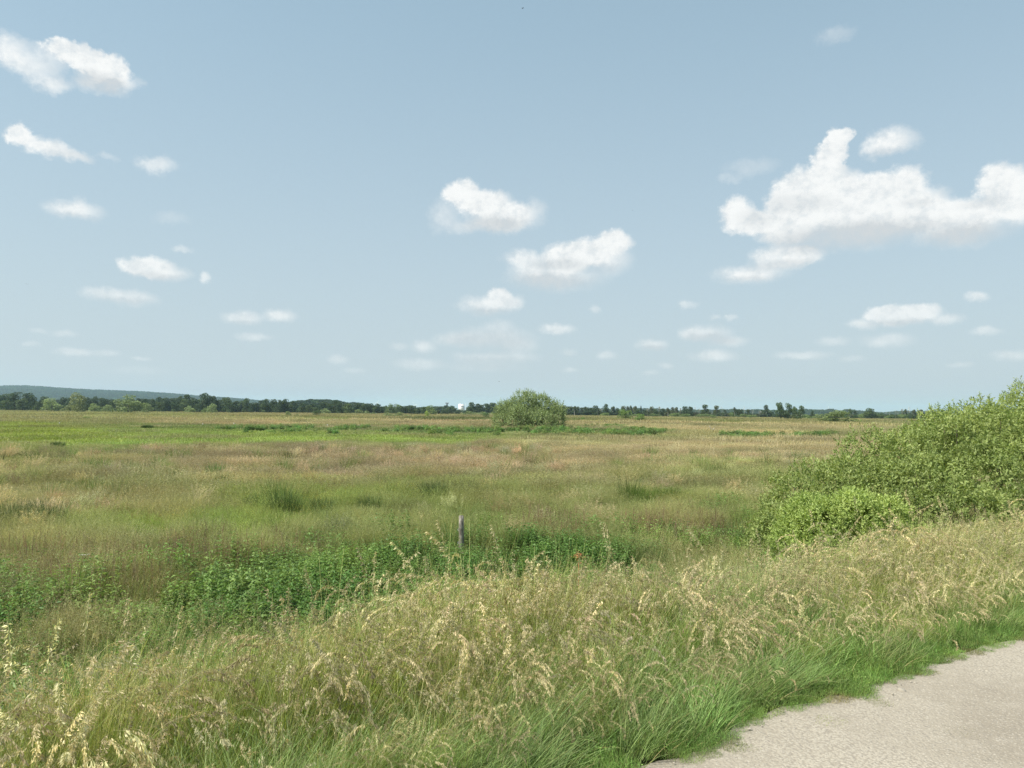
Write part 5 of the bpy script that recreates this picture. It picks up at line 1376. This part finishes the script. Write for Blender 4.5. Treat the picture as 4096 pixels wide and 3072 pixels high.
PL = [(237, 1697, 'leftmost tall pale stake in the green left field'), (145, 1688, 'small pale stake left of the tall one in the left field'), (810, 1701, 'pale stake by the dark herb strip below the left woods'),
      (935, 1698, 'pale stump-like stake in the left field below the white farmhouse'), (1310, 1704, 'pale stake at the herb strip below the low wooded hill'), (1438, 1706, 'short pale stake left of the field scrub, by the herb strip'),
      (1690, 1711, 'pale stake at the herb strip below the yellow green bush'), (3306, 1740, 'pale stake by the green strip in the right field'), (3512, 1744, 'pale stake at the foot of the thicket slope in the right field')]
for X, Y, lb in PL:
    x, y, z = ground_at(X, Y + 7)
    D_ = y; hh = 7 / F * D_ + 0.3
    post(x, y, hh, max(0.05, 2.4 / F * D_ * .8), lb, 0.04, M_PALE)

# bleached dead shrub in the right field
def dead_shrub(X, Y, h, label):
    x, y, z = ground_at(X, Y)
    root = link(bpy.data.objects.new('dead_bush', None)); root.location = (x, y, z); tag(root, label, 'dead bush')
    a = Acc()
    tube(a, [(0, 0, -.1), (0.03, 0, h * .25), (0, 0, h * .45)], [.09, .08, .06], 6)
    link(bpy.data.objects.new('trunk', a.mesh('trunk', M_DEADW, True)), root)
    for q in range(7):
        an = rng.uniform(0, 6.28); s_ = np.array([0, 0, h * rng.uniform(.2, .42)]); e = s_ + np.array([math.cos(an) * .45, math.sin(an) * .2, rng.uniform(.35, .6)]) * h
        a = Acc(); tube(a, [s_, (s_ + e) / 2 + (0.05 * math.cos(an), 0, -.03 * h), e], [.05, .035, .012], 5)
        link(bpy.data.objects.new('branch', a.mesh('branch', M_DEADW, True)), root)
dead_shrub(2850, 1733, 1.15, 'bleached dead stump with forked branches in the straw patch of the right field')

# ------------------------------------------------------------------ rush tussocks
def tussock(X, Y, wpx, h, label, color):
    x, y, z = ground_at(X, Y); w = wpx / F * y
    a = Acc(); n = int(420 + 500 * min(w, 2))
    r = np.sqrt(rng.random(n)) * w * 0.28; t = rng.uniform(0, 6.28, n)
    b = np.stack([np.cos(t) * r, np.sin(t) * r, np.zeros(n)], -1)
    wk = max(1.0, y / 16)
    blades(a, b, t + rng.normal(0, .3, n), (r / (w * .28)) * U(0.15, 0.5, n), U(0.6, 1.1, n) * h, U(.004, .007, n) * wk, U(0, .35, n), 3, 0, (0.6, 1.25), 0.08, 0.3)
    root = link(bpy.data.objects.new('rush_tussock', None)); root.location = (x, y, float(H(x, y)) - 0.02); tag(root, label, 'rush tussock', 'rush tussocks in the meadow')
    o = link(bpy.data.objects.new('leaves', a.mesh('leaves', M_RUSH)), root); o.color = (*color, 1)
    # brown flower tufts on the side of the rushes
    a = Acc(); m = 30
    r = np.sqrt(rng.random(m)) * w * .4; t = rng.uniform(0, 6.28, m)
    p = np.stack([np.cos(t) * r, np.sin(t) * r, U(.5, .85, m) * h], -1)
    leaf_quads(a, p, rng.normal(0, 1, (m, 3)), rng.normal(0, 1, (m, 3)), U(.02, .035, m) * wk ** .5, U(.015, .02, m) * wk ** .5, 0.0)
    link(bpy.data.objects.new('seed_heads', a.mesh('seed_heads', M_RUSHH)), root)
M_RUSH = leaf_material('rush_leaves', (0.085, 0.14, 0.04), (0.13, 0.18, 0.05), 0.2)
M_RUSHH = leaf_material('rush_heads', (0.20, 0.13, 0.06), (0.28, 0.19, 0.09), 0.2)
TUS = [(1140, 2085, 150, .85, 'large dark rush tussock in the left middle meadow'), (1290, 2090, 100, .7, 'lower rush tussock just right of the large dark one'), (1735, 2030, 120, .8, 'wide rush tussock up and left of the grey post'),
       (60, 2165, 190, .95, 'dark rush tussock at the left edge of the photo'), (190, 2155, 150, .9, 'rush tussock second from the left edge'), (1480, 2085, 90, .7, 'slender rush tussock left of the wide one'), (890, 1975, 70, .7, 'dark rush tussock in the green patch above the sorrel'),
       (2560, 2050, 190, .8, 'yellow green rush tussock left of the sallow thicket'), (2680, 2040, 120, .75, 'rush tussock touching the yellow green one on its right'), (2380, 2065, 80, .5, 'small dark sedge clump beside the pinkish sorrel'), (90, 1860, 110, .7, 'far rush tussock in the left green strip'),
       (590, 1720, 60, .7, 'tiny dark rush tussock in the bright green field'), (1000, 1728, 50, .7, 'tiny rush tussock below the herb strip'), (1040, 1730, 40, .6, 'tiny rush tussock right beside another below the herb strip'), (230, 1800, 70, .6, 'faint rush tussock in the brownish left field'), (2250, 1960, 60, .6, 'small rush tussock in the tan meadow right of centre'),
       (1010, 2060, 60, .6, 'small rush tussock left of the large dark one')]
for X, Y, w_, h_, lb in TUS:
    tussock(X, Y, w_, h_, lb, (1.5, 1.45, 0.9) if 'yellow' in lb else (0.6, 0.75, 0.75) if 'sedge' in lb else (1, 1, 1))

# tall thistle-like dark weeds and dry stalks
def stalk(X, Ytop, D_, label, col, kind='dry'):
    P = at_depth(X, Ytop, D_); g = float(H(P[0], P[1])); h = P[2] - g
    root = link(bpy.data.objects.new('seed_stalk', None)); root.location = (P[0], P[1], g); tag(root, label, 'weed', 'single tall weeds')
    a = Acc(); tube(a, [(0, 0, 0), (.02, 0, h * .5), (0.0, 0, h)], [.008, .006, .003], 5)
    link(bpy.data.objects.new('stem', a.mesh('stem', M_RUSHH, True)), root)
    a = Acc(); m = 130; f = rng.random(m) ** .7
    t = rng.uniform(0, 6.28, m); r = (1 - f) * .10 * h + .02
    p = np.stack([np.cos(t) * r, np.sin(t) * r, h * (.45 + .55 * f)], -1)
    leaf_quads(a, p, rng.normal(0, 1, (m, 3)), rng.normal(0, 1, (m, 3)), U(.03, .055, m), U(.015, .03, m), 0.5)
    o = link(bpy.data.objects.new('seed_head', a.mesh('seed_head', col)), root)
stalk(3430, 1760, 24, 'brown seed stalk poking up behind the thicket slope, left one', M_RUSHH)
stalk(3480, 1752, 25, 'brown seed stalk poking up behind the thicket slope, right one', M_RUSHH)
def orange_plant():
    P = at_depth(2315, 2215, 11.5); g = float(H(P[0], P[1]))
    root = link(bpy.data.objects.new('withered_fern', None)); root.location = (P[0], P[1], g); tag(root, 'small orange withered fern tip among the dry grass', 'fern')
    a = Acc(); h = P[2] - g; tube(a, [(0, 0, 0), (0, 0, h * .9)], [.006, .004], 5); link(bpy.data.objects.new('stem', a.mesh('stem', M_ORNG)), root)
    a = Acc(); m = 60; t = rng.uniform(0, 6.28, m)
    leaf_quads(a, np.stack([rng.normal(0, .05, m), rng.normal(0, .05, m), h + rng.normal(-.03, .03, m)], -1), np.stack([np.cos(t), np.sin(t), U(-.6, .3, m)], -1), rng.normal(0, .4, (m, 3)) + (0, 0, 1), U(.03, .06, m), U(.01, .02, m), 0.5)
    link(bpy.data.objects.new('fronds', a.mesh('fronds', M_ORNG)), root)
orange_plant()

# pale umbel at the left
def umbel(X, Y, D_, r, label):
    P = at_depth(X, Y, D_); g = float(H(P[0], P[1])); h = P[2] - g
    root = link(bpy.data.objects.new('umbel_flower', None)); root.location = (P[0], P[1], g); tag(root, label, 'flower', 'pale umbels in the ditch')
    a = Acc(); tube(a, [(0, 0, 0), (0, 0, h - .08)], [.006, .005], 5)
    for k in range(10):
        an = k * .628; tube(a, [(0, 0, h - .08), (math.cos(an) * r * .7, math.sin(an) * r * .7, h)], [.002, .0015], 4)
    link(bpy.data.objects.new('stem', a.mesh('stem', M_RUSH)), root)
    a = Acc(); m = 60; t = rng.uniform(0, 6.28, m); q = np.sqrt(rng.random(m)) * r
    leaf_quads(a, np.stack([np.cos(t) * q, np.sin(t) * q, h + rng.normal(0, .006, m)], -1), np.stack([np.cos(t * 3), np.sin(t * 3), 0 * t], -1), np.tile((0, 0, 1.), (m, 1)), U(.012, .02, m), U(.01, .016, m), 0.5)
    link(bpy.data.objects.new('florets', a.mesh('florets', M_UMB)), root)
umbel(338, 2218, 13, 0.075, 'flat white umbel flower among the sorrel at left')
umbel(1500, 2555, 7.5, 0.04, 'small pale umbel low in the bank grass, left of centre')

# ------------------------------------------------------------------ birds
def bird(X, Y, D_, s, ang, label):
    P = at_depth(X, Y, D_)
    root = link(bpy.data.objects.new('bird', None)); root.location = P; root.rotation_euler = (0, 0, ang); root.scale = (s, s, s); tag(root, label, 'bird', 'birds in the sky')
    a = Acc(); tube(a, [(-.18, 0, 0), (-.1, 0, .0), (.05, 0, 0), (.16, 0, .01), (.22, 0, .01)], [.012, .04, .045, .025, .006], 7)
    a.add([(-.15, 0, 0), (-.3, .05, 0), (-.3, -.05, 0)], None, [(0, 1, 2)])
    link(bpy.data.objects.new('body', a.mesh('body', M_BIRD, True)), root)
    for sg in (-1, 1):
        a = Acc()
        V = [(.08, .02 * sg, .02), (-.06, .02 * sg, .015), (.10, .22 * sg, .09), (-.04, .22 * sg, .08), (.0, .48 * sg, .04), (-.06, .46 * sg, .035)]
        V = V + [(x, y, z - .008) for x, y, z in V]
        a.add(V, [(0, 1, 3, 2), (2, 3, 5, 4), (6, 8, 9, 7), (8, 10, 11, 9), (0, 2, 8, 6), (1, 7, 9, 3), (2, 4, 10, 8), (3, 9, 11, 5), (4, 5, 11, 10)])
        link(bpy.data.objects.new('wing', a.mesh('wing', M_BIRD)), root)
bird(2091, 33, 130, 0.75, 0.3, 'tiny dark bird high up at the top centre of the sky')
bird(106, 1136, 170, 0.75, 2.4, 'tiny dark bird low in the sky at the far left')
bird(1996, 1526, 190, 0.75, 0.2, 'tiny dark bird just above the lone willow')
bird(2530, 841, 150, 0.45, 1.0, 'faintest tiny bird right of the middle clouds')

# ------------------------------------------------------------------ air
def haze():
    a = Acc(); box_acc(a, (0, 3500, 56.5), (19000, 11600, 123))
    m, t = new_mat('haze_air'); nt = NT(t)
    v = nt.n('ShaderNodeVolumePrincipled', ins={'Color': (0.58, 0.82, 1.0, 1), 'Density': HAZE_D, 'Anisotropy': 0.25})
    nt.n('ShaderNodeOutputMaterial', ins={'Volume': v.outputs[0]})
    me = a.mesh('haze', m); me.attributes.remove(me.attributes['pv'])
    o = link(bpy.data.objects.new('haze', me)); tag(o, 'pale summer haze filling the air over the plain', 'haze', kind='stuff')
HAZE_D = 1.0e-4
haze()
